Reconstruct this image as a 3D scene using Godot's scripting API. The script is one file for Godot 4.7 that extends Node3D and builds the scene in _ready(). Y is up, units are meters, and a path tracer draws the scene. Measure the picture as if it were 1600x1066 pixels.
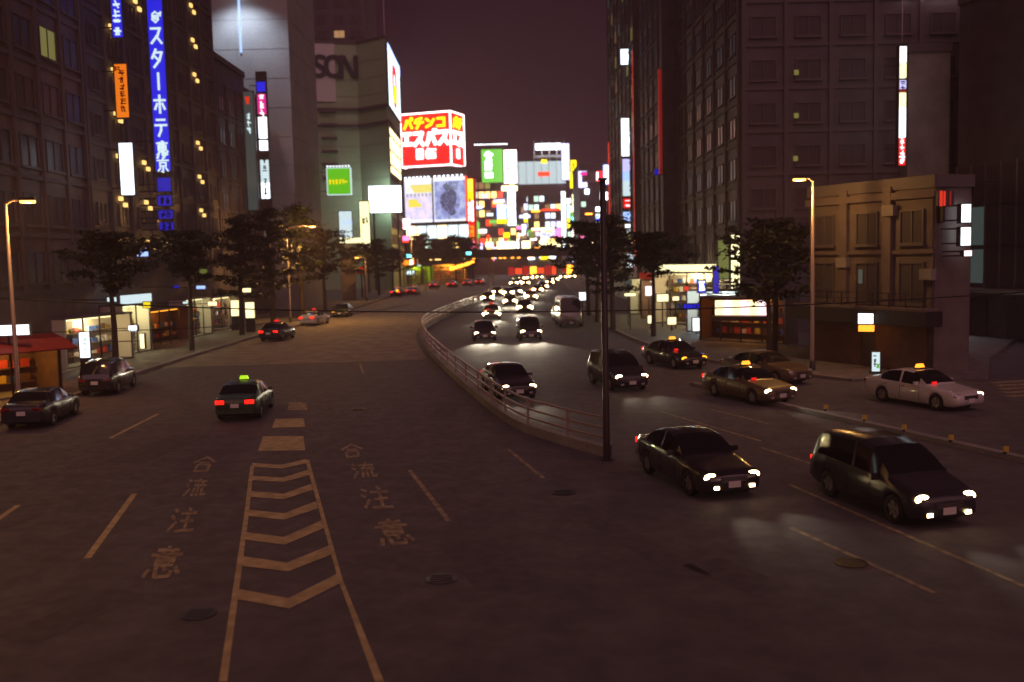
extends Node3D
# A wide avenue at night seen from a footbridge: sign-lit buildings, traffic, a curving guard rail.

var taken := {}
var mats := {}
var boxes := {}
var windows := {}
var protos := {}
var rng := RandomNumberGenerator.new()


func _ready() -> void:
	rng.seed = 7
	# ---- camera, sky, light, exposure
	var cam := Camera3D.new()
	cam.name = "camera"
	cam.position = Vector3(0, 6.4, 0)
	cam.rotation_degrees = Vector3(-5.0, 0, -1.35)
	cam.fov = 38.41
	cam.near = 0.1
	cam.far = 2500.0
	cam.current = true
	var lens := CameraAttributesPhysical.new()
	lens.frustum_focal_length = 34.45
	lens.frustum_focus_distance = 32.0
	lens.exposure_aperture = 0.45
	lens.frustum_far = 2500.0
	cam.attributes = lens
	add_child(cam)
	var sky_mat := ProceduralSkyMaterial.new()
	var night := Color(0.012, 0.0036, 0.008).linear_to_srgb()
	sky_mat.sky_top_color = night
	sky_mat.sky_horizon_color = night
	sky_mat.ground_bottom_color = night
	sky_mat.ground_horizon_color = night
	var sky := Sky.new()
	sky.sky_material = sky_mat
	var env := Environment.new()
	env.background_mode = Environment.BG_SKY
	env.sky = sky
	env.tonemap_mode = Environment.TONE_MAPPER_LINEAR
	env.tonemap_exposure = 1.0
	env.fog_enabled = true
	env.fog_density = 0.0009
	env.fog_light_color = Color(1.0, 0.9, 0.92)
	env.sdfgi_enabled = true
	env.ssao_enabled = true
	env.ssil_enabled = true
	var we := WorldEnvironment.new()
	we.name = "environment"
	we.environment = env
	add_child(we)
	var sun := DirectionalLight3D.new()
	sun.name = "city_glow"
	sun.light_color = Color(1.0, 0.7, 0.75)
	sun.light_energy = 0.26
	sun.light_angular_distance = 80.0
	sun.shadow_enabled = true
	sun.rotation_degrees = Vector3(-45, 22, 0)
	sun.sky_mode = DirectionalLight3D.SKY_MODE_LIGHT_ONLY
	add_child(sun)
	make_materials()
	ground_and_roads()
	left_buildings()
	far_buildings()
	right_buildings()
	bridge_and_rails()
	left_signs()
	far_signs()
	right_signs()
	shops()
	trees()
	lamps()
	traffic()


# ------------------------------------------------------------------ helpers
func numbered(n: String) -> String:
	var k: int = taken.get(n, 0)
	taken[n] = k + 1
	return n if k == 0 else "%s_%03d" % [n, k]


func thing(called: String, label: String, category: String, at := Vector3.ZERO, turn := 0.0, group := "") -> Node3D:
	var o := Node3D.new()
	o.name = numbered(called)
	o.position = at
	o.rotation.y = turn
	tag(o, label, category, group)
	add_child(o)
	return o


func tag(o: Node3D, label: String, category: String, group := "") -> void:
	o.set_meta("label", label)
	o.set_meta("category", category)
	if group != "":
		o.set_meta("group", group)


func part(called: String, mesh: Mesh, m: Material, parent: Node, at := Vector3.ZERO, rot := Vector3.ZERO) -> MeshInstance3D:
	var o := MeshInstance3D.new()
	o.name = called
	o.mesh = mesh
	if m != null:
		o.material_override = m
	o.position = at
	o.rotation = rot
	parent.add_child(o, true)
	return o


func struct(called: String, mesh: Mesh, m: Material, at := Vector3.ZERO) -> MeshInstance3D:
	var o := part(numbered(called), mesh, m, self, at)
	o.set_meta("kind", "structure")
	return o


func lin(r: float, g: float, b: float) -> Color:
	return Color(r, g, b).linear_to_srgb()


func mat(key: String, c: Color, rough := 0.8, metal := 0.0) -> StandardMaterial3D:
	if mats.has(key):
		return mats[key]
	var m := StandardMaterial3D.new()
	m.resource_name = key
	m.albedo_color = c
	m.roughness = rough
	m.metallic = metal
	mats[key] = m
	return m


func glow(key: String, c: Color, energy: float) -> StandardMaterial3D:
	if mats.has(key):
		return mats[key]
	var m := mat(key, Color(0.35, 0.35, 0.35), 0.4)
	m.emission_enabled = true
	m.emission = c
	m.emission_energy_multiplier = energy
	var f: StandardMaterial3D = m.duplicate()
	f.resource_name = key + "_bright"
	f.emission_energy_multiplier = energy * 2.6
	mats[key + "_bright"] = f
	return m


func sign_mat(key: String, z: float) -> StandardMaterial3D:  # far glows get a brighter copy, making up for light lost in the haze
	return mats[key + "_bright"] if z < -190.0 and mats.has(key + "_bright") else mats[key]


func noise_tex(sd: int, freq: float, lo: Color, hi: Color, size := 512, oct := 5) -> NoiseTexture2D:
	var n := FastNoiseLite.new()
	n.seed = sd
	n.frequency = freq
	n.fractal_octaves = oct
	var t := NoiseTexture2D.new()
	t.width = size
	t.height = size
	t.seamless = true
	t.noise = n
	var g := Gradient.new()
	g.set_color(0, lo)
	g.set_color(1, hi)
	g.set_offset(0, 0.2)
	g.set_offset(1, 0.8)
	t.color_ramp = g
	return t


func rough_surface(key: String, lo: Color, hi: Color, rough: float, scale: float, bump := 0.4, sd := 1) -> StandardMaterial3D:
	var m := mat(key, Color.WHITE, rough)
	m.albedo_texture = noise_tex(sd, 0.012, lo, hi)
	m.uv1_triplanar = true
	m.uv1_world_triplanar = true
	m.uv1_scale = Vector3.ONE * scale
	m.detail_enabled = true
	m.detail_albedo = noise_tex(sd + 5, 0.09, Color(0.78, 0.78, 0.78), Color(1.12, 1.12, 1.12), 256, 3)
	m.detail_blend_mode = BaseMaterial3D.BLEND_MODE_MUL
	m.detail_uv_layer = BaseMaterial3D.DETAIL_UV_2
	m.uv2_triplanar = true
	m.uv2_world_triplanar = true
	m.uv2_scale = Vector3.ONE * scale * 9.0
	if bump > 0.0:
		m.heightmap_enabled = true
		m.heightmap_texture = noise_tex(sd + 9, 0.08, Color.BLACK, Color.WHITE, 256, 4)
		m.heightmap_scale = bump
	return m


func make_materials() -> void:
	var asphalt := rough_surface("asphalt", lin(0.082, 0.074, 0.08), lin(0.116, 0.105, 0.112), 1.0, 0.11, 0.25, 3)
	asphalt.roughness_texture = noise_tex(14, 0.035, Color(0.7, 0.7, 0.7), Color(0.9, 0.9, 0.9))
	asphalt.uv2_scale = Vector3.ONE * 2.4
	rough_surface("patch_asphalt", lin(0.066, 0.06, 0.064), lin(0.098, 0.09, 0.094), 0.85, 0.3, 0.2, 25)
	rough_surface("lamplit_asphalt", lin(0.19, 0.17, 0.12), lin(0.33, 0.29, 0.2), 0.85, 0.1, 0.12, 21)  # paler asphalt with the lamplight put into its colour
	rough_surface("pavement", lin(0.13, 0.12, 0.11), lin(0.2, 0.19, 0.17), 0.8, 0.2, 0.3, 31)
	rough_surface("road_paint", lin(0.38, 0.31, 0.14), lin(0.58, 0.48, 0.24), 0.7, 0.3, 0.1, 41)
	rough_surface("worn_paint", lin(0.18, 0.145, 0.085), lin(0.46, 0.38, 0.22), 0.75, 0.45, 0.1, 45)
	rough_surface("concrete", lin(0.22, 0.21, 0.19), lin(0.34, 0.33, 0.3), 0.85, 0.05, 0.3, 51)
	rough_surface("grey_wall", lin(0.38, 0.4, 0.38), lin(0.46, 0.48, 0.46), 0.8, 0.03, 0.3, 55)
	rough_surface("green_wall", lin(0.42, 0.62, 0.34), lin(0.5, 0.7, 0.42), 0.75, 0.03, 0.3, 58)
	rough_surface("brown_tile", lin(0.14, 0.1, 0.09), lin(0.2, 0.15, 0.135), 0.6, 0.08, 0.3, 61)
	rough_surface("dark_tile", lin(0.1, 0.085, 0.09), lin(0.14, 0.125, 0.13), 0.6, 0.08, 0.3, 65)
	rough_surface("beige_wall", lin(0.15, 0.12, 0.112), lin(0.2, 0.165, 0.15), 0.85, 0.15, 0.4, 71)
	rough_surface("red_wall", lin(0.12, 0.07, 0.055), lin(0.2, 0.11, 0.08), 0.8, 0.2, 0.3, 75)
	rough_surface("bark", lin(0.05, 0.04, 0.03), lin(0.1, 0.08, 0.06), 0.95, 0.8, 1.5, 81)
	mat("trim", lin(0.12, 0.105, 0.106), 0.7)
	mat("joint", lin(0.26, 0.27, 0.25), 0.8)
	mat("dark_metal", lin(0.05, 0.045, 0.045), 0.45, 0.5)
	mat("steel", lin(0.4, 0.38, 0.36), 0.35, 0.9)
	mat("rail_paint", lin(0.38, 0.3, 0.25), 0.4, 0.3)
	mat("white_panel", lin(0.72, 0.74, 0.68), 0.6)
	mat("black_letter", lin(0.04, 0.045, 0.055), 0.6)
	mat("casing", lin(0.09, 0.085, 0.085), 0.5, 0.2)
	mat("window_frame", lin(0.12, 0.104, 0.104), 0.6)
	mat("window_glass", lin(0.085, 0.074, 0.076), 0.3)
	mats["window_glass"].metallic_specular = 0.3
	mat("car_glass", lin(0.012, 0.012, 0.014), 0.06)
	mat("rubber", lin(0.015, 0.015, 0.015), 0.85)
	mat("chrome", lin(0.6, 0.6, 0.6), 0.15, 1.0)
	mat("wood", lin(0.12, 0.06, 0.03), 0.7)
	mat("goods_red", lin(0.45, 0.05, 0.03), 0.6)
	mat("goods_yellow", lin(0.5, 0.36, 0.04), 0.6)
	mat("goods_blue", lin(0.04, 0.1, 0.35), 0.6)
	mat("goods_white", lin(0.6, 0.58, 0.54), 0.6)
	mat("shop_wall", lin(0.55, 0.5, 0.42), 0.8)
	mat("awning_red", lin(0.2, 0.02, 0.015), 0.8)
	var g := mat("clear_glass", Color(1, 1, 1, 0.08), 0.05)
	g.transparency = BaseMaterial3D.TRANSPARENCY_ALPHA
	glow("white", Color(0.93, 0.97, 1.0), 2.4)
	glow("soft_white", Color(0.86, 0.95, 0.97), 1.0)
	glow("warm_white", Color(1.0, 0.9, 0.66), 2.0)
	glow("cream", Color(1.0, 0.96, 0.72), 1.7)
	glow("pale_blue", Color(0.62, 0.74, 1.0), 1.5)
	glow("lavender", Color(0.8, 0.78, 1.0), 1.2)
	glow("blue", Color(0.08, 0.13, 0.95), 0.85)
	glow("deep_blue", Color(0.1, 0.1, 0.9), 0.5)
	glow("cyan", Color(0.45, 0.95, 1.0), 1.6)
	glow("orange", Color(1.0, 0.5, 0.04), 0.9)
	glow("amber", Color(1.0, 0.62, 0.16), 2.2)
	glow("sodium", Color(1.0, 0.7, 0.3), 6.0)
	glow("red", Color(1.0, 0.04, 0.02), 1.0)
	glow("dim_red", Color(0.75, 0.1, 0.05), 0.35)
	glow("orange_red", Color(1.0, 0.25, 0.08), 0.8)
	glow("pink_white", Color(1.0, 0.85, 0.85), 2.2)
	glow("magenta", Color(0.95, 0.12, 0.6), 0.9)
	glow("pink", Color(1.0, 0.45, 0.7), 1.3)
	glow("yellow", Color(1.0, 0.88, 0.02), 1.05)
	glow("green", Color(0.38, 0.72, 0.25), 0.75)
	glow("lime", Color(0.42, 0.85, 0.05), 0.8)
	glow("lime_lamp", Color(0.65, 0.85, 0.05), 1.3)
	glow("moss", Color(0.55, 0.6, 0.25), 0.4)
	glow("dim_window", Color(0.75, 0.72, 0.35), 0.3)
	glow("grey_window", Color(0.5, 0.6, 0.58), 0.16)
	glow("warm_window", Color(1.0, 0.8, 0.45), 1.6)
	glow("office_window", Color(0.8, 0.95, 0.85), 0.7)
	glow("brown_window", Color(0.8, 0.6, 0.4), 0.3)
	glow("headlight", Color(1.0, 0.86, 0.62), 22.0)
	glow("foglight", Color(1.0, 0.85, 0.62), 16.0)
	glow("taillight", Color(1.0, 0.07, 0.03), 4.0)
	glow("indicator", Color(1.0, 0.62, 0.1), 3.5)
	mat("lens_off", lin(0.5, 0.5, 0.52), 0.1, 0.3)
	mat("red_lens", lin(0.25, 0.01, 0.01), 0.15)
	glow("red_neon", Color(1.0, 0.22, 0.1), 0.7)


func box(x: float, y: float, z: float) -> BoxMesh:
	var k := "%.3f %.3f %.3f" % [x, y, z]
	if not boxes.has(k):
		var b := BoxMesh.new()
		b.size = Vector3(x, y, z)
		boxes[k] = b
	return boxes[k]


func quad(st: SurfaceTool, a: Vector3, b: Vector3, c: Vector3, d: Vector3) -> void:  # seen from the front: counter-clockwise
	for v in [a, c, b, a, d, c]:
		st.add_vertex(v)


func add_box(st: SurfaceTool, c: Vector3, s: Vector3, basis := Basis.IDENTITY) -> void:
	var h := s * 0.5
	var p := []
	for i in 8:
		p.append(c + basis * Vector3(h.x if i & 1 else -h.x, h.y if i & 2 else -h.y, h.z if i & 4 else -h.z))
	quad(st, p[4], p[5], p[7], p[6])
	quad(st, p[1], p[0], p[2], p[3])
	quad(st, p[5], p[1], p[3], p[7])
	quad(st, p[0], p[4], p[6], p[2])
	quad(st, p[6], p[7], p[3], p[2])
	quad(st, p[0], p[1], p[5], p[4])


func begin() -> SurfaceTool:
	var st := SurfaceTool.new()
	st.begin(Mesh.PRIMITIVE_TRIANGLES)
	st.set_smooth_group(-1)
	return st


func done(st: SurfaceTool, into: ArrayMesh = null) -> ArrayMesh:
	st.generate_normals()
	return st.commit(into)


func tube(st: SurfaceTool, pts: Array, radii: Array, sides := 8) -> void:
	st.set_smooth_group(0)
	var rings := []
	for i in pts.size():
		var a: Vector3 = pts[maxi(i - 1, 0)]
		var b: Vector3 = pts[mini(i + 1, pts.size() - 1)]
		var t := (b - a).normalized()
		var n := t.cross(Vector3(0.31, 0.11, 0.94)).normalized()
		var m := t.cross(n)
		var ring := []
		for k in sides:
			var ang := TAU * k / sides
			ring.append(pts[i] + (n * cos(ang) + m * sin(ang)) * radii[i])
		rings.append(ring)
	for i in pts.size() - 1:
		for k in sides:
			var k2 := (k + 1) % sides
			quad(st, rings[i][k], rings[i][k2], rings[i + 1][k2], rings[i + 1][k])
	for k in range(1, sides - 1):
		var e: Array = rings[-1]
		for v in [e[0], e[k + 1], e[k]]:
			st.add_vertex(v)
	st.set_smooth_group(-1)


func pole_mesh(h: float, r0: float, r1: float, sides := 10) -> ArrayMesh:
	var st := begin()
	tube(st, [Vector3.ZERO, Vector3(0, h, 0)], [r0, r1], sides)
	return done(st)


func bar_mesh(a: Vector3, b: Vector3, r: float, sides := 6) -> ArrayMesh:
	var st := begin()
	tube(st, [a, b], [r, r], sides)
	return done(st)


func sheet(poly: PackedVector2Array, y: float) -> ArrayMesh:  # a flat polygon given as (x, z)
	var st := begin()
	var idx := Geometry2D.triangulate_polygon(poly)
	for i in range(0, idx.size(), 3):
		var a := poly[idx[i]]
		var b := poly[idx[i + 1]]
		var c := poly[idx[i + 2]]
		if (b - a).cross(c - a) < 0.0:
			var t := b
			b = c
			c = t
		for q in [a, b, c]:
			st.add_vertex(Vector3(q.x, y, q.y))
	return done(st)


func prism(poly: PackedVector2Array, y0: float, y1: float) -> ArrayMesh:
	var st := begin()
	var cw := Geometry2D.is_polygon_clockwise(poly)
	for i in poly.size():
		var a := poly[i]
		var b := poly[(i + 1) % poly.size()]
		if not cw:
			var t := a
			a = b
			b = t
		quad(st, Vector3(a.x, y0, a.y), Vector3(b.x, y0, b.y), Vector3(b.x, y1, b.y), Vector3(a.x, y1, a.y))
	var idx := Geometry2D.triangulate_polygon(poly)
	for i in range(0, idx.size(), 3):
		var a := poly[idx[i]]
		var b := poly[idx[i + 1]]
		var c := poly[idx[i + 2]]
		if (b - a).cross(c - a) < 0.0:
			var t := b
			b = c
			c = t
		for q in [a, b, c]:
			st.add_vertex(Vector3(q.x, y1, q.y))
	return done(st)


func smooth_line(pts: Array, steps := 6) -> Array:
	var out := []
	for i in pts.size() - 1:
		var p0: Vector2 = pts[maxi(i - 1, 0)]
		var p1: Vector2 = pts[i]
		var p2: Vector2 = pts[i + 1]
		var p3: Vector2 = pts[mini(i + 2, pts.size() - 1)]
		for k in steps:
			out.append(p1.cubic_interpolate(p2, p0, p3, float(k) / steps))
	out.append(pts[-1])
	return out


func swept(line: Array, w: float, y0: float, y1: float) -> ArrayMesh:  # a beam along (x, z) points
	var st := begin()
	var l := []
	var r := []
	for i in line.size():
		var t: Vector2 = (line[mini(i + 1, line.size() - 1)] - line[maxi(i - 1, 0)]).normalized()
		var n := Vector2(-t.y, t.x) * w * 0.5
		l.append(line[i] - n)
		r.append(line[i] + n)
	for i in line.size() - 1:
		var a: Vector2 = l[i]
		var b: Vector2 = l[i + 1]
		var c: Vector2 = r[i + 1]
		var d: Vector2 = r[i]
		quad(st, Vector3(a.x, y1, a.y), Vector3(d.x, y1, d.y), Vector3(c.x, y1, c.y), Vector3(b.x, y1, b.y))
		quad(st, Vector3(a.x, y0, a.y), Vector3(a.x, y1, a.y), Vector3(b.x, y1, b.y), Vector3(b.x, y0, b.y))
		quad(st, Vector3(d.x, y0, d.y), Vector3(c.x, y0, c.y), Vector3(c.x, y1, c.y), Vector3(d.x, y1, d.y))
	return done(st)


# ------------------------------------------------------------------ lettering
const GLYPH := {
	"ス": "15 18 80 18 62 50 15 88|52 56 88 88",
	"タ": "40 8 12 48|36 22 84 22 66 60 25 92|34 42 62 62",
	"|": "50 12 50 88",
	"ホ": "12 30 88 30|50 8 50 90|30 48 14 72|70 48 86 72",
	"テ": "22 14 78 14|10 40 90 40|52 40 50 65 32 92",
	"ル": "32 15 30 55 12 88|60 12 60 86 90 58",
	"東": "12 18 88 18|22 32 78 32 78 62 22 62 22 32|22 47 78 47|50 6 50 96|48 64 12 92|52 64 88 92",
	"京": "50 4 50 16|10 18 90 18|28 32 72 32 72 54 28 54 28 32|50 56 50 94 40 90|30 66 14 86|70 66 86 86",
	"パ": "36 25 28 60 12 88|60 25 72 55 88 86|80 6 90 6 90 18 80 18 80 6",
	"チ": "74 10 22 22|10 44 90 44|52 20 52 55 26 92",
	"ン": "16 20 36 34|14 86 60 66 88 28",
	"コ": "18 20 82 20 82 84|16 84 82 84",
	"エ": "20 18 80 18|50 18 50 82|10 82 90 82",
	"日": "24 10 76 10 76 92 24 92 24 10|24 50 76 50",
	"拓": "6 30 38 30|24 8 24 92 12 86|6 62 38 50|44 16 94 16|66 16 42 62|54 54 90 54 90 90 54 90 54 54",
	"合": "50 4 10 42|50 4 90 42|32 42 68 42|28 56 72 56 72 94 28 94 28 56",
	"流": "10 10 22 20|6 34 18 44|8 90 26 58|36 18 92 18|62 4 62 18|60 18 44 42 86 38|74 26 92 46|46 54 42 92|62 52 62 92|80 52 80 88 94 88 94 78",
	"注": "12 10 24 22|6 36 18 46|8 92 28 60|60 4 70 14|38 26 92 26|44 56 86 56|34 92 96 92|65 26 65 92",
	"意": "50 2 50 10|20 12 80 12|36 16 40 24|64 16 60 24|8 27 92 27|28 34 72 34 72 58 28 58 28 34|28 46 72 46|14 70 8 90|32 66 36 90 70 90 74 78|52 62 58 74|82 66 92 84",
	"@": "30 30 50 16 72 30 72 62 50 78 28 62 30 30|40 42 56 38 58 56 44 60 40 42|72 30 92 20 88 40",
	"S": "84 22 62 10 34 10 16 24 20 40 44 50 70 58 84 74 68 90 36 92 14 78",
	"空": "50 4 50 16|12 32 12 18 88 18 88 32|40 24 22 46|60 24 78 46|24 58 76 58|50 58 50 90|12 90 88 90",
	"車": "14 16 86 16|24 30 76 30 76 62 24 62 24 30|24 46 76 46|8 76 92 76|50 6 50 96",
}


func strokes(ch: String) -> Array:  # a list of polylines on a 0..1 square, y down
	var out := []
	if not GLYPH.has(ch):  # a character too blurred to read: a few strokes
		for i in rng.randi_range(3, 5):
			var p := Vector2(rng.randi_range(1, 3), rng.randi_range(1, 8)) * 0.1
			if rng.randf() < 0.6:
				out.append([p, Vector2(rng.randi_range(7, 9) * 0.1, p.y)])
			else:
				out.append([Vector2(0.2 + rng.randf() * 0.6, 0.1), Vector2(0.2 + rng.randf() * 0.6, 0.9)])
		return out
	for s: String in GLYPH[ch].split("|", false) if ch != "|" else PackedStringArray([GLYPH[ch]]):
		var n := s.split_floats(" ")
		var line := []
		for i in range(0, n.size(), 2):
			line.append(Vector2(n[i], n[i + 1]) * 0.01)
		out.append(line)
	return out


func letter(st: SurfaceTool, ch: String, c: Vector2, w: float, h: float, pen: float, z0: float, z1: float) -> void:
	for line: Array in strokes(ch):
		for i in line.size() - 1:
			var a := Vector2(c.x + (line[i].x - 0.5) * w, c.y - (line[i].y - 0.5) * h)
			var b := Vector2(c.x + (line[i + 1].x - 0.5) * w, c.y - (line[i + 1].y - 0.5) * h)
			var t := b - a
			var lift := (z1 - z0) * 0.06 * (i % 3)
			var m := (a + b) * 0.5
			var basis := Basis(Vector3.BACK, t.angle())
			add_box(st, Vector3(m.x, m.y, (z0 + z1) * 0.5 + lift), Vector3(t.length() + pen, pen, z1 - z0), basis)


# a lit sign box: casing > face, lettering. BASE is the middle of its lower edge.
# rows: [characters, material, centre x 0..1, centre y 0..1 from the top, char width, char height, pen, down]
func sign_box(called: String, label: String, base: Vector3, w: float, h: float, dep: float, yaw: float, face: String, rows := [], group := "", bands := [], edge := "") -> Node3D:
	var o := thing(called, label, "sign", base, yaw, group)
	var b := minf(0.12, minf(w, h) * 0.08)
	var st := begin()
	for s in [-1, 1]:
		add_box(st, Vector3(s * (w - b) * 0.5, h * 0.5, 0), Vector3(b, h, dep))
		add_box(st, Vector3(0, h * 0.5 + s * (h - b) * 0.5, 0), Vector3(w - 2 * b, b, dep))
	part("casing", done(st), sign_mat(edge if edge != "" else "casing", base.z), o)
	if bands.is_empty():
		part("face", box(w - 2 * b, h - 2 * b, dep * 0.8), sign_mat(face, base.z), o, Vector3(0, h * 0.5, 0))
	else:  # stacked panels, from the top: [share of the height, material]
		var y := h - b
		for e: Array in bands:
			var hh: float = e[0] * (h - 2 * b)
			part("panel", box(w - 2 * b, hh - 0.05, dep * 0.8), sign_mat(e[1], base.z), o, Vector3(0, y - hh * 0.5, 0))
			y -= hh
	for r: Array in rows:
		st = begin()
		var text: String = r[0]
		for i in text.length():
			var k := i - (text.length() - 1) * 0.5
			var c := Vector2((r[2] - 0.5) * w, (1.0 - r[3]) * h)
			if r[7]:
				c.y -= k * r[5] * 1.12
			else:
				c.x += k * r[4] * 1.08
			letter(st, text[i], c, r[4], r[5], r[6], dep * 0.4 + 0.003, dep * 0.4 + 0.07)
		part("lettering", done(st), sign_mat(r[1], base.z), o)
	return o


func brackets(o: Node3D, w: float, h: float, reach: float) -> void:
	for f in [0.15, 0.85]:
		part("bracket", box(absf(reach), 0.08, 0.08), mats["dark_metal"], o, Vector3(signf(reach) * (w + absf(reach)) * 0.5, h * f, 0))


# ------------------------------------------------------------------ buildings
func window_mesh(w: float, h: float, bars := 1) -> ArrayMesh:
	var k := "%.2f %.2f %d" % [w, h, bars]
	if windows.has(k):
		return windows[k]
	var st := begin()
	for s in [-1, 1]:
		add_box(st, Vector3(s * (w * 0.5 - 0.04), 0, 0.05), Vector3(0.08, h, 0.1))
		add_box(st, Vector3(0, s * (h * 0.5 - 0.04), 0.05), Vector3(w - 0.16, 0.08, 0.1))
	for i in bars:
		add_box(st, Vector3((i + 1.0) / (bars + 1) * w - w * 0.5, 0, 0.04), Vector3(0.06, h - 0.16, 0.07))
	add_box(st, Vector3(0, -h * 0.5 - 0.05, 0.09), Vector3(w + 0.16, 0.09, 0.2))
	var m := done(st)
	st = begin()
	quad(st, Vector3(-w * 0.5 + 0.08, -h * 0.5 + 0.08, 0.02), Vector3(w * 0.5 - 0.08, -h * 0.5 + 0.08, 0.02), Vector3(w * 0.5 - 0.08, h * 0.5 - 0.08, 0.02), Vector3(-w * 0.5 + 0.08, h * 0.5 - 0.08, 0.02))
	done(st, m)
	m.surface_set_material(0, mats["window_frame"])
	m.surface_set_material(1, mats["window_glass"])
	windows[k] = m
	return m


# windows on the facade that runs from A to B (x, z; seen from the street: left to right)
func facade(o: Node3D, a: Vector2, b: Vector2, cols: int, y0: float, floor_h: float, rows: int, w: float, h: float, lit := {}, chance := 0.0, kinds := ["brown_window"], bars := 1, bands := true) -> void:
	var t := (b - a).normalized()
	var n := Vector2(-t.y, t.x)
	var length := a.distance_to(b)
	var yaw := atan2(n.x, n.y)
	var off := Vector2(o.position.x, o.position.z)
	var mesh := window_mesh(w, h, bars)
	for r in rows:
		for c in cols:
			var p := a + t * length * (c + 0.5) / cols - off
			var win := part("window", mesh, null, o, Vector3(p.x, y0 + r * floor_h + h * 0.5, p.y), Vector3(0, yaw, 0))
			var key: String = lit.get("%d,%d" % [c, r], "")
			if key == "" and rng.randf() < chance:
				key = kinds[rng.randi() % kinds.size()]
			if key != "":
				win.set_surface_override_material(1, sign_mat(key, a.y))
	if not bands:
		return
	for r in rows + 1:
		var p := (a + b) * 0.5 + n * 0.06 - off
		part("floor_band", box(length - 0.1, 0.28, 0.1), mats["trim"], o, Vector3(p.x, y0 + r * floor_h - 0.55, p.y), Vector3(0, yaw, 0))
	for c in cols + 1:
		var p := a + t * clampf(length * c / cols, 0.2, length - 0.2) + n * 0.085 - off
		part("pilaster", box(0.3, rows * floor_h, 0.16), mats["trim"], o, Vector3(p.x, y0 + rows * floor_h * 0.5 - 0.5, p.y), Vector3(0, yaw, 0))


func tower(called: String, label: String, poly: PackedVector2Array, h: float, wall: String, group := "") -> Node3D:
	var c := Vector2.ZERO
	for p in poly:
		c += p / poly.size()
	var o := thing(called, label, "building", Vector3(c.x, 0, c.y), 0.0, group)
	var local := PackedVector2Array()
	for p in poly:
		local.append(p - c)
	part("wall", prism(local, 0, h), mats[wall], o)
	var rim := Geometry2D.offset_polygon(local, 0.15)
	part("parapet", prism(rim[0], h + 0.003, h + 0.6), mats["trim"], o)
	return o


func rect(x0: float, x1: float, z0: float, z1: float) -> PackedVector2Array:
	return PackedVector2Array([Vector2(x0, z0), Vector2(x1, z0), Vector2(x1, z1), Vector2(x0, z1)])


# ------------------------------------------------------------------ ground, roads, markings
func left_kerb() -> Array:
	return smooth_line([Vector2(-15, 12), Vector2(-17.5, -10), Vector2(-20.3, -30), Vector2(-21.3, -44), Vector2(-22, -60), Vector2(-21.8, -80), Vector2(-20.6, -105), Vector2(-20.2, -140), Vector2(-20, -180), Vector2(-21, -240), Vector2(-24, -420)])


func right_kerb() -> Array:
	return smooth_line([Vector2(16.2, -46.5), Vector2(13.2, -52), Vector2(10.6, -60), Vector2(8.8, -75), Vector2(8.6, -100), Vector2(10.2, -150), Vector2(11.5, -200), Vector2(12.5, -260), Vector2(14, -420)])


func rail_line() -> Array:
	return smooth_line([Vector2(2.95, -30.6), Vector2(1.46, -33.2), Vector2(-0.32, -38.0), Vector2(-3.64, -54.7), Vector2(-6.3, -71), Vector2(-7.75, -85.5), Vector2(-7.4, -98), Vector2(-5.8, -118), Vector2(-3.6, -141), Vector2(-3.4, -170), Vector2(-4.6, -225)], 5)


func marking(road: Node3D, called: String, poly: Array, m := "road_paint", y := 0.008) -> void:
	part(called, sheet(PackedVector2Array(poly), y), mats[m], road)


func dash(road: Node3D, a: Vector2, b: Vector2, w := 0.15, m := "road_paint") -> void:
	var n := (b - a).normalized().orthogonal() * w * 0.5
	marking(road, "lane_dash", [a - n, b - n, b + n, a + n], m)


func road_letter(road: Node3D, ch: String, tl: Vector2, tr: Vector2, br: Vector2, bl: Vector2) -> void:
	var st := begin()
	for line: Array in strokes(ch):
		for i in line.size() - 1:
			var d: Vector2 = (line[i + 1] - line[i]).normalized()
			var n := d.orthogonal() * 0.055
			var q := []
			for s: Vector2 in [line[i] - d * 0.02 - n, line[i + 1] + d * 0.02 - n, line[i + 1] + d * 0.02 + n, line[i] - d * 0.02 + n]:
				var p := tl.lerp(tr, s.x).lerp(bl.lerp(br, s.x), s.y)
				q.append(Vector3(p.x, 0.008 + 0.0007 * (i % 3) + 0.002 * absf(n.x) * 20.0, p.y))
			quad(st, q[0], q[3], q[2], q[1])
	var o := part("road_lettering", done(st), mats["worn_paint"], road)
	o.set_meta("label", "character of the painted words reading 合流注意")


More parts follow.
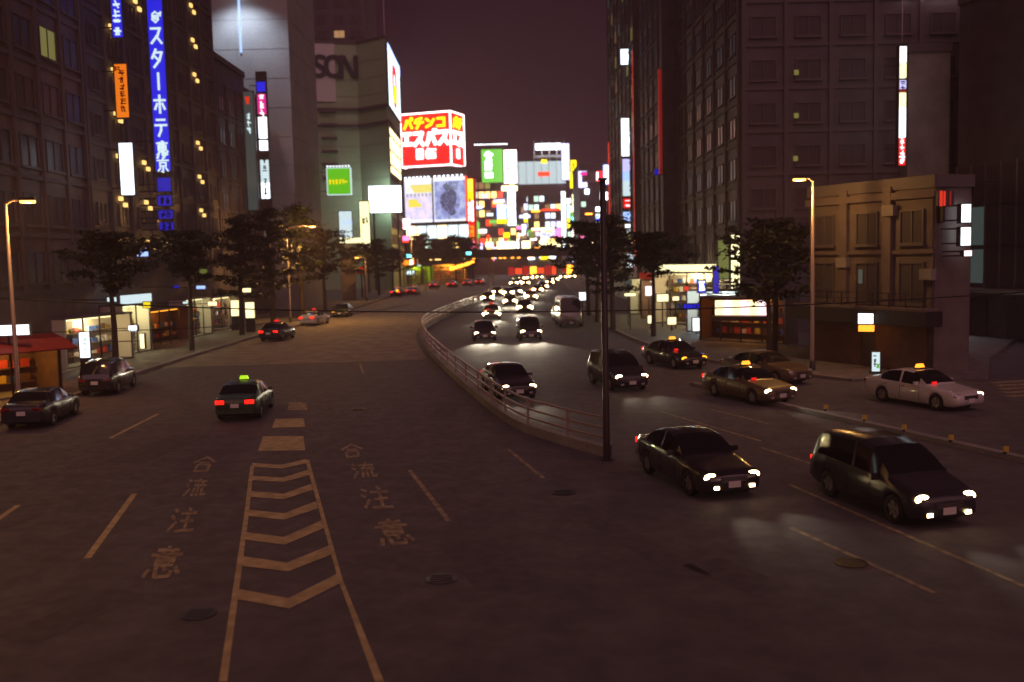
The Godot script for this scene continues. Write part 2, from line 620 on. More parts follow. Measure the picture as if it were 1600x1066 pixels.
func ground_and_roads() -> void:
	var road := struct("road", sheet(rect(-700, 700, -1200, 200), 0.0), mats["asphalt"])
	# lamplight on the far carriageway, put into a paler asphalt colour
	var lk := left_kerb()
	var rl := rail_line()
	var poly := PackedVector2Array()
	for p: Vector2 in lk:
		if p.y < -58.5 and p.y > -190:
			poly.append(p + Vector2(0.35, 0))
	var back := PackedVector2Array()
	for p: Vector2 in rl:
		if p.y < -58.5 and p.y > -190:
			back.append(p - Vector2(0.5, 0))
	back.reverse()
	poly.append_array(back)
	part("lamplit_road_surface", sheet(poly, 0.004), mats["lamplit_asphalt"], road)
	# pavements and kerbs
	var side := PackedVector2Array()
	for p: Vector2 in lk:
		side.append(p)
	side.append_array([Vector2(-300, -420), Vector2(-300, 12)])
	struct("left_pavement", prism(side, -0.05, 0.12), mats["pavement"])
	struct("left_kerb", swept(lk, 0.3, 0.0, 0.155), mats["concrete"])
	var rk := right_kerb()
	side = PackedVector2Array()
	for p: Vector2 in rk:
		side.append(p)
	side.append_array([Vector2(300, -420), Vector2(300, -75), Vector2(33, -64), Vector2(26.5, -54), Vector2(22.6, -46.2)])
	struct("right_pavement", prism(side, -0.05, 0.12), mats["pavement"])
	struct("right_kerb", swept(rk, 0.3, 0.0, 0.155), mats["concrete"])
	side = PackedVector2Array([Vector2(19, 12), Vector2(21.5, -20), Vector2(27, -36), Vector2(60, -62), Vector2(300, -74), Vector2(300, 12)])
	struct("near_right_pavement", prism(side, -0.05, 0.12), mats["pavement"])
	# zebra hatching between the merging lanes
	marking(road, "edge_line", [Vector2(-4.61, -14.48), Vector2(-4.48, -14.48), Vector2(-6.73, -24.16), Vector2(-8.2, -30.34), Vector2(-8.32, -30.35), Vector2(-6.85, -24.17)])
	marking(road, "edge_line", [Vector2(-2.2, -14.35), Vector2(-2.06, -14.34), Vector2(-3.51, -19.15), Vector2(-6.61, -31.03), Vector2(-6.74, -31.05), Vector2(-3.6, -19.16)])
	var chev := [
		[Vector2(-5.5, -18.72), Vector2(-4.36, -18.11), Vector2(-3.67, -19.52), Vector2(-3.51, -18.92), Vector2(-4.22, -17.56), Vector2(-5.36, -18.14)],
		[Vector2(-5.99, -20.85), Vector2(-4.88, -20.32), Vector2(-4.18, -21.56), Vector2(-4, -20.88), Vector2(-4.73, -19.72), Vector2(-5.82, -20.18)],
		[Vector2(-6.45, -22.77), Vector2(-5.4, -22.26), Vector2(-4.8, -23.64), Vector2(-4.6, -22.94), Vector2(-5.24, -21.64), Vector2(-6.3, -22.13)],
		[Vector2(-6.94, -24.87), Vector2(-5.9, -24.4), Vector2(-5.31, -25.57), Vector2(-5.11, -24.83), Vector2(-5.74, -23.78), Vector2(-6.78, -24.23)],
		[Vector2(-7.43, -26.91), Vector2(-6.39, -26.52), Vector2(-5.85, -27.6), Vector2(-5.65, -26.89), Vector2(-6.24, -25.87), Vector2(-7.27, -26.24)],
		[Vector2(-7.91, -28.88), Vector2(-6.87, -28.51), Vector2(-6.33, -29.5), Vector2(-6.13, -28.78), Vector2(-6.74, -27.93), Vector2(-7.77, -28.28)],
		[Vector2(-8.36, -30.74), Vector2(-7.35, -30.34), Vector2(-6.74, -31.14), Vector2(-6.55, -30.54), Vector2(-7.2, -29.77), Vector2(-8.23, -30.16)]]
	for c: Array in chev:
		marking(road, "chevron", c, "road_paint", 0.012)
	marking(road, "hatch_bar", [Vector2(-9.21, -35.5), Vector2(-7.69, -35.3), Vector2(-7.07, -32.64), Vector2(-8.69, -32.72)])
	marking(road, "hatch_bar", [Vector2(-9.69, -39.37), Vector2(-8.55, -39.36), Vector2(-8.05, -37.36), Vector2(-9.31, -37.25)])
	marking(road, "hatch_bar", [Vector2(-10.15, -43.96), Vector2(-9.37, -43.84), Vector2(-8.84, -41.55), Vector2(-9.72, -41.69)], "worn_paint")
	# repairs and covers in the surface
	for r: Array in [[Vector2(-0.64, -20), 3.4, 1.3, 0.3], [Vector2(-12.36, -33.72), 5.0, 1.5, -0.15], [Vector2(4.31, -18.82), 2.2, 1.0, 0.5], [Vector2(-2.76, -40.82), 4.0, 1.2, -0.1], [Vector2(2.49, -21.61), 6.0, 0.7, 0.35], [Vector2(-8.14, -17.55), 2.6, 1.0, -0.4]]:
		var u := Vector2(sin(r[3]), cos(r[3]))
		var v := u.orthogonal()
		var c: Vector2 = r[0]
		marking(road, "repair_patch", [c - u * r[1] * 0.5 - v * r[2] * 0.5, c + u * r[1] * 0.5 - v * r[2] * 0.5, c + u * r[1] * 0.5 + v * r[2] * 0.5, c - u * r[1] * 0.5 + v * r[2] * 0.5], "patch_asphalt", 0.004)
	for c: Vector2 in [Vector2(-1.52, -19.05), Vector2(-5.85, -17.41), Vector2(1.28, -25.92), Vector2(-6.62, -41.4), Vector2(6.79, -19.44)]:
		var cover := CylinderMesh.new()
		cover.top_radius = 0.33
		cover.bottom_radius = 0.33
		cover.height = 0.03
		cover.radial_segments = 24
		var mh := part("manhole_cover", cover, mats["dark_metal"], road, Vector3(c.x, 0.004, c.y))
		for k in 4:
			part("cover_rib", box(0.44, 0.008, 0.04), mats["dark_metal"], mh, Vector3(0, 0.018, -0.18 + k * 0.12))
	# painted words reading away from the viewer
	road_letter(road, "合", Vector2(-10.6, -31.99), Vector2(-9.73, -31.99), Vector2(-9.23, -29.63), Vector2(-10.09, -29.54))
	road_letter(road, "流", Vector2(-9.77, -28.82), Vector2(-9.12, -28.75), Vector2(-8.53, -26.37), Vector2(-9.15, -26.28))
	road_letter(road, "注", Vector2(-9, -25.31), Vector2(-8.31, -25.32), Vector2(-7.7, -22.87), Vector2(-8.37, -22.77))
	road_letter(road, "意", Vector2(-8.24, -21.73), Vector2(-7.49, -21.77), Vector2(-6.88, -19.43), Vector2(-7.69, -19.33))
	road_letter(road, "合", Vector2(-6.1, -33.53), Vector2(-5.27, -33.66), Vector2(-4.84, -31.43), Vector2(-5.64, -31.12))
	road_letter(road, "流", Vector2(-5.21, -30.39), Vector2(-4.46, -30.5), Vector2(-3.99, -28.22), Vector2(-4.73, -28.05))
	road_letter(road, "注", Vector2(-4.45, -27.07), Vector2(-3.6, -27.22), Vector2(-3.1, -24.64), Vector2(-3.89, -24.53))
	road_letter(road, "意", Vector2(-3.59, -23.53), Vector2(-2.73, -23.75), Vector2(-2.2, -21.45), Vector2(-3.01, -21.18))
	# lane dashes
	for d: Array in [[Vector2(-9.42, -20.98), Vector2(-10.66, -26.93)], [Vector2(-13.09, -23.6), Vector2(-13.41, -25.92)], [Vector2(-14.97, -35.85), Vector2(-15.2, -41.46)]]:
		dash(road, d[0], d[1], 0.16)
	for d: Array in [[Vector2(-3.19, -29.16), Vector2(-1.63, -23.3)], [Vector2(-0.19, -31.93), Vector2(0.82, -27.63)], [Vector2(-9.4, -59.88), Vector2(-8.35, -54.45)], [Vector2(6.31, -22.07), Vector2(7.69, -17.6)], [Vector2(5.86, -39.03), Vector2(8.27, -32.33)], [Vector2(8, -31.27), Vector2(9.41, -26.98)], [Vector2(7.96, -39.21), Vector2(9.36, -35.68)], [Vector2(-3.49, -66.12), Vector2(-2.83, -65.96)]]:
		dash(road, d[0], d[1], 0.13, "worn_paint")
	dash(road, Vector2(7.45, -26.25), Vector2(9.62, -17.23), 0.12, "worn_paint")
	# crossing in the side street
	for k in 5:
		var a := Vector2(22.2 - k * 0.35, -45.0 + k * 1.05)
		dash(road, a, a + Vector2(7.5, -1.3), 0.5, "worn_paint")


# ------------------------------------------------------------------ buildings on the left
func left_buildings() -> void:
	var o := tower("office_block", "dark brown office block at the left edge behind the red-lit eatery", rect(-52, -28, -66.3, -30), 41, "brown_tile")
	facade(o, Vector2(-28, -47), Vector2(-28, -66), 6, 5.4, 3.4, 10, 2.2, 1.9, {"4,4": "dim_window"}, 0.0)
	o = tower("hotel_building", "tall dark hotel with small paired yellow lights down its side", rect(-50, -28.4, -97, -66.8), 44, "dark_tile")
	facade(o, Vector2(-28.4, -67), Vector2(-28.4, -97), 8, 6.2, 3.05, 12, 1.5, 1.5, {}, 0.0)
	for c: Array in [[-72.6, 0], [-77.6, 1], [-81.8, 1], [-91.2, 0]]:
		for r in 12:
			if rng.randf() < 0.1:
				continue
			for k in 2:
				part("lamp", box(0.16, 0.3, 0.52), mats["warm_window"], o, Vector3(-28.4 + 0.24 - o.position.x, 7.7 + r * 3.05 + k * 0.42, c[0] + k * 0.8 - o.position.z))
	o = tower("dark_building", "dark building whose roof edge slopes away beside the hotel", rect(-50, -29.5, -112.3, -97.5), 27, "dark_tile")
	facade(o, Vector2(-29.5, -97.5), Vector2(-29.5, -112.3), 4, 5, 3.4, 6, 2.2, 1.7)
	o = tower("narrow_building", "narrow dark building right of the stack of lit signs", rect(-50, -29.8, -124, -112.8), 25.5, "brown_tile")
	facade(o, Vector2(-29.8, -112.8), Vector2(-29.8, -124), 3, 5, 3.3, 6, 2.2, 1.6)
	part("penthouse", box(6, 3.2, 5), mats["concrete"], o, Vector3(4, 27.7, 0))
	o = tower("concrete_tower", "windowless grey concrete tower rising out of the frame behind the trees", rect(-62, -27, -142, -125), 58, "grey_wall")
	for y in 14:
		part("joint", box(34.8, 0.05, 0.03), mats["joint"], o, Vector3(0, 4 + y * 3.6, 8.52))
		part("joint", box(0.03, 0.05, 16.8), mats["joint"], o, Vector3(17.52, 4 + y * 3.6, 0))
	for x in [6.2, 11.0]:
		part("joint", box(0.05, 56, 0.03), mats["joint"], o, Vector3(x, 28.5, 8.524))
	part("light_strip", box(0.22, 22, 0.2), mats["pale_blue"], o, Vector3(11.55, 43.4, 8.62))
	part("floodlight", box(1.1, 0.7, 0.7), mats["white"], o, Vector3(11.9, 39.6, 9.1))
	part("floodlight_arm", box(0.15, 0.15, 1.0), mats["dark_metal"], o, Vector3(11.9, 40.1, 8.9))
	var fl := SpotLight3D.new()
	fl.name = "floodlight_beam"
	fl.light_color = Color(0.85, 0.9, 1.0)
	fl.light_energy = 95.0
	fl.spot_range = 60.0
	fl.spot_angle = 62.0
	fl.spot_angle_attenuation = 0.8
	fl.light_size = 0.4
	fl.shadow_enabled = true
	fl.position = Vector3(11.9, 39.2, 12.6)
	fl.rotation_degrees = Vector3(-72, 0, 0)
	o.add_child(fl)
	# the tall green-grey building with a folded front
	o = tower("folded_front_building", "greenish building with a folded front and large letters near its roof", PackedVector2Array([Vector2(-50, -200), Vector2(-30.4, -204.5), Vector2(-23.8, -199), Vector2(-24.4, -228), Vector2(-50, -228)]), 50, "green_wall")
	var fold := [Vector2(-38.5, -202.64), Vector2(-30.4, -204.5), Vector2(-23.8, -199)]
	for y in [36.9, 33.6]:
		for k in 2:
			var a: Vector2 = fold[k]
			var b: Vector2 = fold[k + 1]
			var m := (a + b) * 0.5
			part("ledge", box(a.distance_to(b), 0.55, 0.7), mats["trim"], o, Vector3(m.x - o.position.x, y, m.y + 0.2 - o.position.z), Vector3(0, -(b - a).angle(), 0))
	for y in 13:
		for k in 2:
			var a: Vector2 = fold[k]
			var b: Vector2 = fold[k + 1]
			var m := (a + b) * 0.5
			part("joint", box(a.distance_to(b) - 0.1, 0.06, 0.06), mats["joint"], o, Vector3(m.x - o.position.x, 6 + y * 3.35 + (0.02 * k), m.y + 0.03 - o.position.z), Vector3(0, -(b - a).angle(), 0))
	var ang := atan2(8.1, -1.86)
	part("white_panel", box(3.9, 11.5, 0.3), mats["white_panel"], o, Vector3(-36.6 - o.position.x, 44.2, -202.85 - o.position.z), Vector3(0, 0.226, 0))
	for r in 6:
		part("balcony", box(3.2, 0.5, 0.9), mats["trim"], o, Vector3(-36.3 - o.position.x, 36.5 - r * 2.7, -202.7 - o.position.z), Vector3(0, 0.226, 0))
	var fnt := SystemFont.new()
	fnt.font_names = PackedStringArray(["Droid Sans"])
	fnt.font_weight = 700
	for k in 3:
		var tm := TextMesh.new()
		tm.font = fnt
		tm.text = "SON"[k]
		tm.font_size = 120
		tm.pixel_size = 0.052
		tm.depth = 0.7
		var lx: float = [-37.7, -34.9, -32.0][k]
		part("letter", tm, mats["black_letter"], o, Vector3(lx - o.position.x, 45.4, -202.64 - (lx + 38.5) * 0.23 + 0.35 - o.position.z), Vector3(0, 0.226, 0))
	facade(o, Vector2(-23.8, -199), Vector2(-24.4, -228), 6, 6, 3.3, 9, 3.4, 2.0, {}, 0.12, ["grey_window", "brown_window"], 2, false)
	part("antenna", pole_mesh(16, 0.12, 0.05), mats["steel"], o, Vector3(-24.6 - o.position.x, 50, -205 - o.position.z))
	o = tower("distant_tower", "very dark tower rising behind the green folded building", rect(-62, -33.5, -262, -240), 92, "dark_tile")
	facade(o, Vector2(-62, -240), Vector2(-33.5, -240), 7, 52, 3.6, 7, 2.6, 1.8, {"5,2": "brown_window"}, 0.04, ["brown_window"], 1, false)


# ------------------------------------------------------------------ far end of the avenue
func far_buildings() -> void:
	var o := tower("billboard_building", "dark building carrying two tall lit billboards under the red rooftop sign", PackedVector2Array([Vector2(-29.3, -278.8), Vector2(-11.2, -272.2), Vector2(-19, -294), Vector2(-37, -300.6)]), 30.5, "brown_tile")
	for k in 6:
		var a := Vector2(-29.3, -278.8).lerp(Vector2(-11.2, -272.2), (k + 0.5) / 6.0)
		var w := part("shop_window", box(2.7, 3.6, 0.25), sign_mat("soft_white" if k % 3 else "warm_white", -300.0), o, Vector3(a.x - o.position.x + 0.04, 13.4, a.y - o.position.z + 0.1), Vector3(0, -0.35, 0))
		for j in 3:
			part("mullion", box(0.12, 3.6, 0.2), sign_mat("dark_metal", -300.0), w, Vector3(-0.9 + j * 0.9, 0, 0.13))
	facade(o, Vector2(-29.3, -278.8), Vector2(-11.2, -272.2), 7, 2.2, 3.3, 3, 2.0, 2.2, {}, 0.35, ["warm_window", "office_window"], 1, false)
	o = tower("lattice_building", "slim brown building under the green and red rooftop sign", rect(-12.2, 2.4, -352, -331), 32, "red_wall")
	facade(o, Vector2(-12.2, -331), Vector2(2.4, -331), 7, 7, 3.1, 8, 1.8, 2.3, {}, 0.7, ["warm_window", "brown_window", "office_window", "dim_window", "orange_red"], 1)
	sprinkle(o, -11.5, 1.8, -331, 6, 27, 20, 5)
	o = tower("department_store", "brown store block with rows of lit windows and a white crown", rect(3.2, 22.4, -405, -382), 33, "brown_tile")
	facade(o, Vector2(3.2, -382), Vector2(22.4, -382), 9, 7, 3.3, 7, 1.9, 2.3, {}, 0.6, ["office_window", "brown_window", "warm_window", "lavender", "soft_white"], 1)
	sprinkle(o, 4, 21.5, -382, 5, 24, 18, 6)
	part("white_crown", box(18.4, 9.0, 4.0), mats["soft_white"], o, Vector3(0.2, 37.8, 9.0))
	part("red_emblem", box(4.6, 1.7, 0.4), sign_mat("orange_red", -300.0), o, Vector3(1.0, 37.4, 11.22))
	part("yellow_emblem", box(2.2, 1.4, 0.4), sign_mat("yellow", -300.0), o, Vector3(1.2, 42.2, 11.22))
	for k in 7:
		part("crown_rib", box(0.16, 9.0, 0.2), sign_mat("steel", -300.0), o, Vector3(-8.6 + k * 2.9, 37.8, 11.1))
	part("rooftop_frame", box(12.6, 1.0, 8.0), sign_mat("steel", -300.0), o, Vector3(3.4, 44.3, 5.0))
	for k in 5:
		part("rooftop_post", box(0.4, 9, 0.4), sign_mat("steel", -300.0), o, Vector3(-2.4 + k * 2.9, 46.5, 8.6))
	o = tower("slim_block", "slim block of glowing columns beside the yellow banner sign", rect(20.5, 27.5, -372, -352), 26, "concrete")
	facade(o, Vector2(20.5, -352), Vector2(27.5, -352), 3, 6, 3.0, 6, 1.9, 2.4, {}, 0.8, ["warm_window", "office_window", "cream"], 1)
	sprinkle(o, 20.8, 27.2, -352, 4, 24, 12, 7)
	o = tower("dark_hall", "low lit dark building with a pale roof band at the right end of the avenue", rect(21.5, 33.5, -330, -300), 33, "dark_tile")
	part("roof_band", box(10.5, 3.2, 0.3), sign_mat("concrete", -300.0), o, Vector3(0, 29.5, 15.2))
	facade(o, Vector2(21.5, -300), Vector2(33.5, -300), 5, 5, 3.1, 6, 1.5, 1.7, {}, 0.3, ["grey_window", "warm_window", "office_window"], 1)
	sprinkle(o, 22, 33, -300, 4, 20, 9, 8)
	o = tower("brown_link_building", "brown building in the gap between the store and the lattice block", rect(-1, 6.5, -372, -356), 27, "red_wall")
	facade(o, Vector2(-1, -356), Vector2(6.5, -356), 3, 6, 3.1, 6, 2.0, 2.3, {}, 0.8, ["brown_window", "warm_window", "lavender"], 1)
	sprinkle(o, -0.6, 6.2, -356, 5, 22, 9, 9)


func sprinkle(o: Node3D, x0: float, x1: float, z: float, y0: float, y1: float, n: int, sd: int) -> void:  # lit sign panels fixed to a facade
	var r := RandomNumberGenerator.new()
	r.seed = sd
	var keys := ["white", "soft_white", "warm_white", "cream", "white", "pink_white", "lavender", "pale_blue", "yellow", "green", "red", "pink", "amber", "orange_red"]
	for k in n:
		var tall := r.randf() < 0.5
		var w := r.randf_range(0.7, 1.3) if tall else r.randf_range(1.6, 4.2)
		var h := r.randf_range(2.0, 6.0) if tall else r.randf_range(0.6, 1.2)
		var p := Vector3(lerpf(x0, x1, (k + r.randf()) / n), lerpf(y0, y1, pow(r.randf(), 1.5)), z + 0.35 + 0.13 * (k % 7))
		var s := part("sign_panel", box(snappedf(w, 0.1), snappedf(h, 0.1), 0.5), sign_mat(keys[r.randi() % keys.size()], -300.0), o, p - o.position)
		part("bracket", box(0.2, 0.2, 0.8), mats["dark_metal"], s, Vector3(0, 0, -0.6))


# ------------------------------------------------------------------ buildings on the right
func right_buildings() -> void:
	var o := tower("neon_edged_building", "tall dark building with red neon edges beside the white vertical signs", rect(15.4, 40, -150, -119), 66, "brown_tile")
	facade(o, Vector2(15.4, -150), Vector2(15.4, -119.2), 7, 8, 3.4, 15, 2.4, 1.9, {}, 0.16, ["grey_window", "brown_window", "dim_window"], 1)
	part("neon_edge", box(0.22, 13, 0.22), mats["red_neon"], o, Vector3(15.28 - o.position.x, 16.5, -149.6 - o.position.z))
	part("neon_edge", box(0.16, 26, 0.16), mats["red_neon"], o, Vector3(15.3 - o.position.x, 17.5, -119.9 - o.position.z))
	o = tower("orange_lit_building", "tall dark building with one orange-lit edge right of the neon building", rect(15.8, 44, -118.6, -101), 62, "dark_tile")
	facade(o, Vector2(15.8, -118.4), Vector2(15.8, -103), 4, 5, 3.4, 12, 2.4, 1.8)
	part("lit_edge", box(0.5, 10.5, 0.3), mats["dim_red"], o, Vector3(15.72 - o.position.x, 19.6, -101.4 - o.position.z))  # neon light falling on the narrow face, put in as a glowing strip
	o = tower("black_block", "huge unlit block above the tree and the lamp on the right", rect(17.2, 50, -100, -73), 56, "dark_tile")
	facade(o, Vector2(17.2, -100), Vector2(17.2, -73.4), 6, 5.5, 3.1, 13, 2.4, 1.6, {}, 0.0, [], 1)
	facade(o, Vector2(17.2, -73), Vector2(50, -73), 10, 6.3, 3.1, 14, 1.9, 1.5, {}, 0.0, [], 1)
	for k in 3:
		part("corridor_lamp", box(0.3, 0.35, 0.15), mats["dim_window"], o, Vector3([21.2, 21.2, 21.15][k] - o.position.x, [19.2, 16.1, 13.0][k], -72.8 - o.position.z))
	for k in 5:
		part("rooftop_lamp", box(0.55, 0.3, 0.3), mats["pink_white"], o, Vector3(29.2 + [0.0, 1.25, 2.05, 2.7, 3.5][k] - o.position.x, 24.4, -72.7 - o.position.z))
	o = tower("grey_annex", "grey windowless annex wall right of the tall striped sign", rect(28.9, 31.9, -72.98, -71.6), 20.2, "concrete")
	o = tower("balcony_block", "dark apartment block with two columns of small balcony lamps at the right edge", rect(31, 70, -118, -101), 44, "dark_tile")
	facade(o, Vector2(43.4, -101), Vector2(66, -101), 8, 6, 2.9, 12, 1.7, 1.6, {}, 0.0, [], 1)
	o = tower("glass_corner_building", "glass-fronted building across the side street with a long pale canopy", PackedVector2Array([Vector2(31.8, -70), Vector2(35, -56.5), Vector2(60, -56.5), Vector2(60, -74)]), 23, "dark_tile")
	var a := Vector2(31.8, -70)
	var b := Vector2(35, -56.5)
	var t := (b - a).normalized()
	var n := Vector2(-t.y, t.x)
	var yaw := atan2(n.x, n.y)
	for r in 3:
		for c in 9:
			var p := a + t * (0.9 + c * 1.46) + n * 0.08 - Vector2(o.position.x, o.position.z)
			var key := "window_glass"
			if r == 1 and c < 2 or r == 0 and c == 1:
				key = "grey_window"
			part("glass_panel", box(1.36, 2.6 if r else 2.3, 0.06), mats[key], o, Vector3(p.x, 4.9 + r * 2.75, p.y), Vector3(0, yaw, 0))
	for c in 10:
		var p := a + t * (0.17 + c * 1.46) + n * 0.14 - Vector2(o.position.x, o.position.z)
		part("mullion", box(0.1, 8.6, 0.16), mats["steel"], o, Vector3(p.x, 7.6, p.y), Vector3(0, yaw, 0))
	var mid := (a + b) * 0.5 + n * 0.9 - Vector2(o.position.x, o.position.z)
	part("canopy", box(13.4, 0.25, 1.8), mats["steel"], o, Vector3(mid.x, 3.3, mid.y), Vector3(0, yaw, 0))
	for c in 3:
		var p := a + t * (2.2 + c * 4.2) + n * 0.1 - Vector2(o.position.x, o.position.z)
		part("doorway", box(2.2, 2.5, 0.12), mats["window_glass"], o, Vector3(p.x, 1.4, p.y), Vector3(0, yaw, 0))
	# the beige corner building
	var poly := PackedVector2Array([Vector2(16.9, -55.4), Vector2(20.6, -47.6), Vector2(22.6, -48.2), Vector2(27.2, -58.4), Vector2(19, -60.4)])
	o = tower("corner_building", "low beige corner building lit by the street lamp, with a dark canopy", poly, 9.2, "beige_wall")
	a = Vector2(16.9, -55.4)
	b = Vector2(20.6, -47.6)
	t = (b - a).normalized()
	n = Vector2(-t.y, t.x)
	yaw = atan2(n.x, n.y)
	var off := Vector2(o.position.x, o.position.z)
	var len_f := a.distance_to(b)
	for w: Array in [[0.14, 3.9, 1.5, 2.1], [0.5, 3.9, 1.5, 2.1], [0.84, 3.9, 1.6, 2.1], [0.14, 6.9, 1.5, 1.7], [0.5, 6.9, 1.5, 1.7], [0.84, 6.9, 1.5, 1.7]]:
		var p: Vector2 = a + t * len_f * w[0] + n * 0.01 - off
		var win := part("window", window_mesh(w[2], w[3], 1), null, o, Vector3(p.x, w[1] + w[3] * 0.5 - 0.4, p.y), Vector3(0, yaw, 0))
		if w[1] < 5.0 and w[0] > 0.3 and w[0] < 0.7:
			part("painted_lamp_reflection", box(0.3, 0.75, 0.02), mats["grey_window"], win, Vector3(-0.42, 0.3, 0.06))  # lamp reflection in the pane, put in as a glowing slab
	for k in 2:
		var p := a + t * len_f * (0.32 + k * 0.35) + n * 0.12 - off
		part("pilaster", box(0.55, 6.0, 0.25), mats["beige_wall"], o, Vector3(p.x, 6.4, p.y), Vector3(0, yaw, 0))
	var pm := (a + b) * 0.5 + n * 0.55 - off
	part("canopy", box(len_f + 1.0, 0.75, 1.1), mats["dark_metal"], o, Vector3(pm.x, 2.85, pm.y), Vector3(0, yaw, 0))
	part("canopy_top", box(len_f + 0.6, 0.12, 0.9), mats["beige_wall"], o, Vector3(pm.x, 3.29, pm.y), Vector3(0, yaw, 0))
	for y in [3.75, 4.05]:
		var p := (a + b) * 0.5 + n * 0.75 - off
		part("balcony_rail", box(len_f + 0.4, 0.05, 0.05), mats["dark_metal"], o, Vector3(p.x, y, p.y), Vector3(0, yaw, 0))
	for k in 9:
		var p := a + t * len_f * (k / 8.0) + n * 0.75 - off
		part("rail_post", box(0.05, 0.75, 0.05), mats["dark_metal"], o, Vector3(p.x, 3.7, p.y), Vector3(0, yaw, 0))
	var band := (a + b) * 0.5 + n * 0.08 - off
	part("cornice", box(len_f + 0.2, 0.35, 0.3), mats["beige_wall"], o, Vector3(band.x, 8.9, band.y), Vector3(0, yaw, 0))
	part("string_course", box(len_f, 0.18, 0.14), mats["beige_wall"], o, Vector3(band.x, 6.1, band.y), Vector3(0, yaw, 0))
	for k in 2:
		var p := a + t * len_f * (0.27 + k * 0.5) + n * 0.05 - off
		part("ground_floor_panel", box(len_f * 0.38, 2.2, 0.1), mats["red_wall"], o, Vector3(p.x, 1.25, p.y), Vector3(0, yaw, 0))
	for k in 3:
		var p: Vector2 = a + t * len_f * [0.32, 0.69, 0.97][k] + n * 0.2 - off
		part("air_conditioner", box(0.75, 0.55, 0.32), mats["concrete"], o, Vector3(p.x, [5.6, 8.2, 5.0][k], p.y), Vector3(0, yaw, 0))
	var pp := a + t * len_f * 0.995 + n * 0.09 - off
	part("drainpipe", pole_mesh(8.6, 0.05, 0.05), mats["dark_metal"], o, Vector3(pp.x, 0.4, pp.y))
	var dp := a + t * len_f * 0.53 + n * 0.04 - off
	part("doorway", box(0.95, 2.2, 0.06), mats["window_glass"], o, Vector3(dp.x, 1.22, dp.y), Vector3(0, yaw, 0))


# ------------------------------------------------------------------ railway bridge, guard rail, cables
func bridge_and_rails() -> void:
	var o := thing("railway_bridge", "dark railway bridge crossing the avenue in front of the bright signs", "bridge", Vector3(-4, 0, -252))
	part("girder", box(110, 2.2, 1.0), mats["dark_metal"], o, Vector3(0, 7.0, 4.5))
	part("girder", box(110, 2.2, 1.0), mats["dark_metal"], o, Vector3(0, 7.0, -4.5))
	part("deck", box(110, 0.5, 8.0), mats["concrete"], o, Vector3(0, 7.6, 0))
	for k in 34:
		part("stiffener", box(0.16, 2.0, 0.16), mats["dark_metal"], o, Vector3(-54 + k * 3.2, 7.0, 5.08))
	for k in 3:
		part("pier", box(1.3, 5.9, 7.0), mats["concrete"], o, Vector3([-17.5, -1.0, 16.5][k], 2.95, 0))
	for k in 7:
		part("soffit_lamp", box(0.75, 0.22, 0.3), mats["amber_bright"], o, Vector3([-5.2, -0.3, 1.6, 2.6, 4.6, 6.2, 9.0][k], 5.78, 5.3))
	for k in 28:
		part("railing_post", box(0.08, 1.1, 0.08), mats["dark_metal"], o, Vector3(-54 + k * 4, 8.65, 4.5))
	part("railing", box(110, 0.08, 0.08), mats["dark_metal"], o, Vector3(0, 9.2, 4.5))
	# guard rail on the curving median
	var line := rail_line()
	var g := thing("guard_rail", "brown post and rail barrier curving along the median wall", "fence", Vector3(line[0].x, 0, line[0].y))
	var rel := []
	for p: Vector2 in line:
		rel.append(p - line[0])
	part("base_wall", swept(rel, 0.34, 0.0, 0.32), mats["concrete"], g)
	for y in [0.55, 0.86, 1.2]:
		part("rail", swept(rel, 0.07, y - 0.035, y + 0.035), mats["rail_paint"], g)
	var last := -9.0
	var walked := 0.0
	var post := box(0.09, 1.0, 0.09)
	for i in rel.size():
		if i > 0:
			walked += rel[i].distance_to(rel[i - 1])
		if walked - last > 2.2 or i == rel.size() - 1:
			last = walked
			part("post", post, mats["rail_paint"], g, Vector3(rel[i].x, 0.76, rel[i].y))
	# low separator with amber reflectors at the right
	var sep := smooth_line([Vector2(16.6, -24), Vector2(14.96, -28.3), Vector2(13.2, -33.2), Vector2(11.2, -38.7), Vector2(8.6, -46.5)], 4)
	var s := thing("lane_separator", "low concrete lane separator carrying amber reflectors near the white taxi", "kerb", Vector3(sep[0].x, 0, sep[0].y))
	var srel := []
	for p: Vector2 in sep:
		srel.append(p - sep[0])
	part("kerb", swept(srel, 0.32, 0.0, 0.16), mats["concrete"], s)
	for p: Vector2 in [Vector2(12.02, -37.34), Vector2(12.6, -34.83), Vector2(13.19, -32.75), Vector2(13.89, -30.77), Vector2(14.64, -28.81)]:
		var rr := part("reflector_post", pole_mesh(0.2, 0.05, 0.04), mats["rubber"], s, Vector3(p.x - sep[0].x, 0.15, p.y - sep[0].y))
		part("reflector", box(0.16, 0.16, 0.05), mats["goods_yellow"], rr, Vector3(0, 0.16, 0.06))
	# steel pole at the end of the guard rail
	var p := thing("steel_pole", "tall dark steel pole standing at the near end of the guard rail", "pole", Vector3(2.85, 0, -29.9))
	part("shaft", pole_mesh(8.6, 0.11, 0.09), mats["dark_metal"], p)
	part("base_plate", box(0.34, 0.04, 0.34), mats["dark_metal"], p, Vector3(0, 0.03, 0))
	part("cap", box(0.26, 0.06, 0.26), mats["dark_metal"], p, Vector3(0, 8.63, 0))
	# overhead cables
	cable("black overhead cable sagging right across the avenue", Vector3(-25.76, 5.13, -46), Vector3(24.79, 4.3, -44), 0.9, 0.03)
	cable("thin black telephone wire hanging above the left kerb shops", Vector3(-25.33, 3.45, -45), Vector3(-9.85, 1.88, -95), 0.7, 0.022)


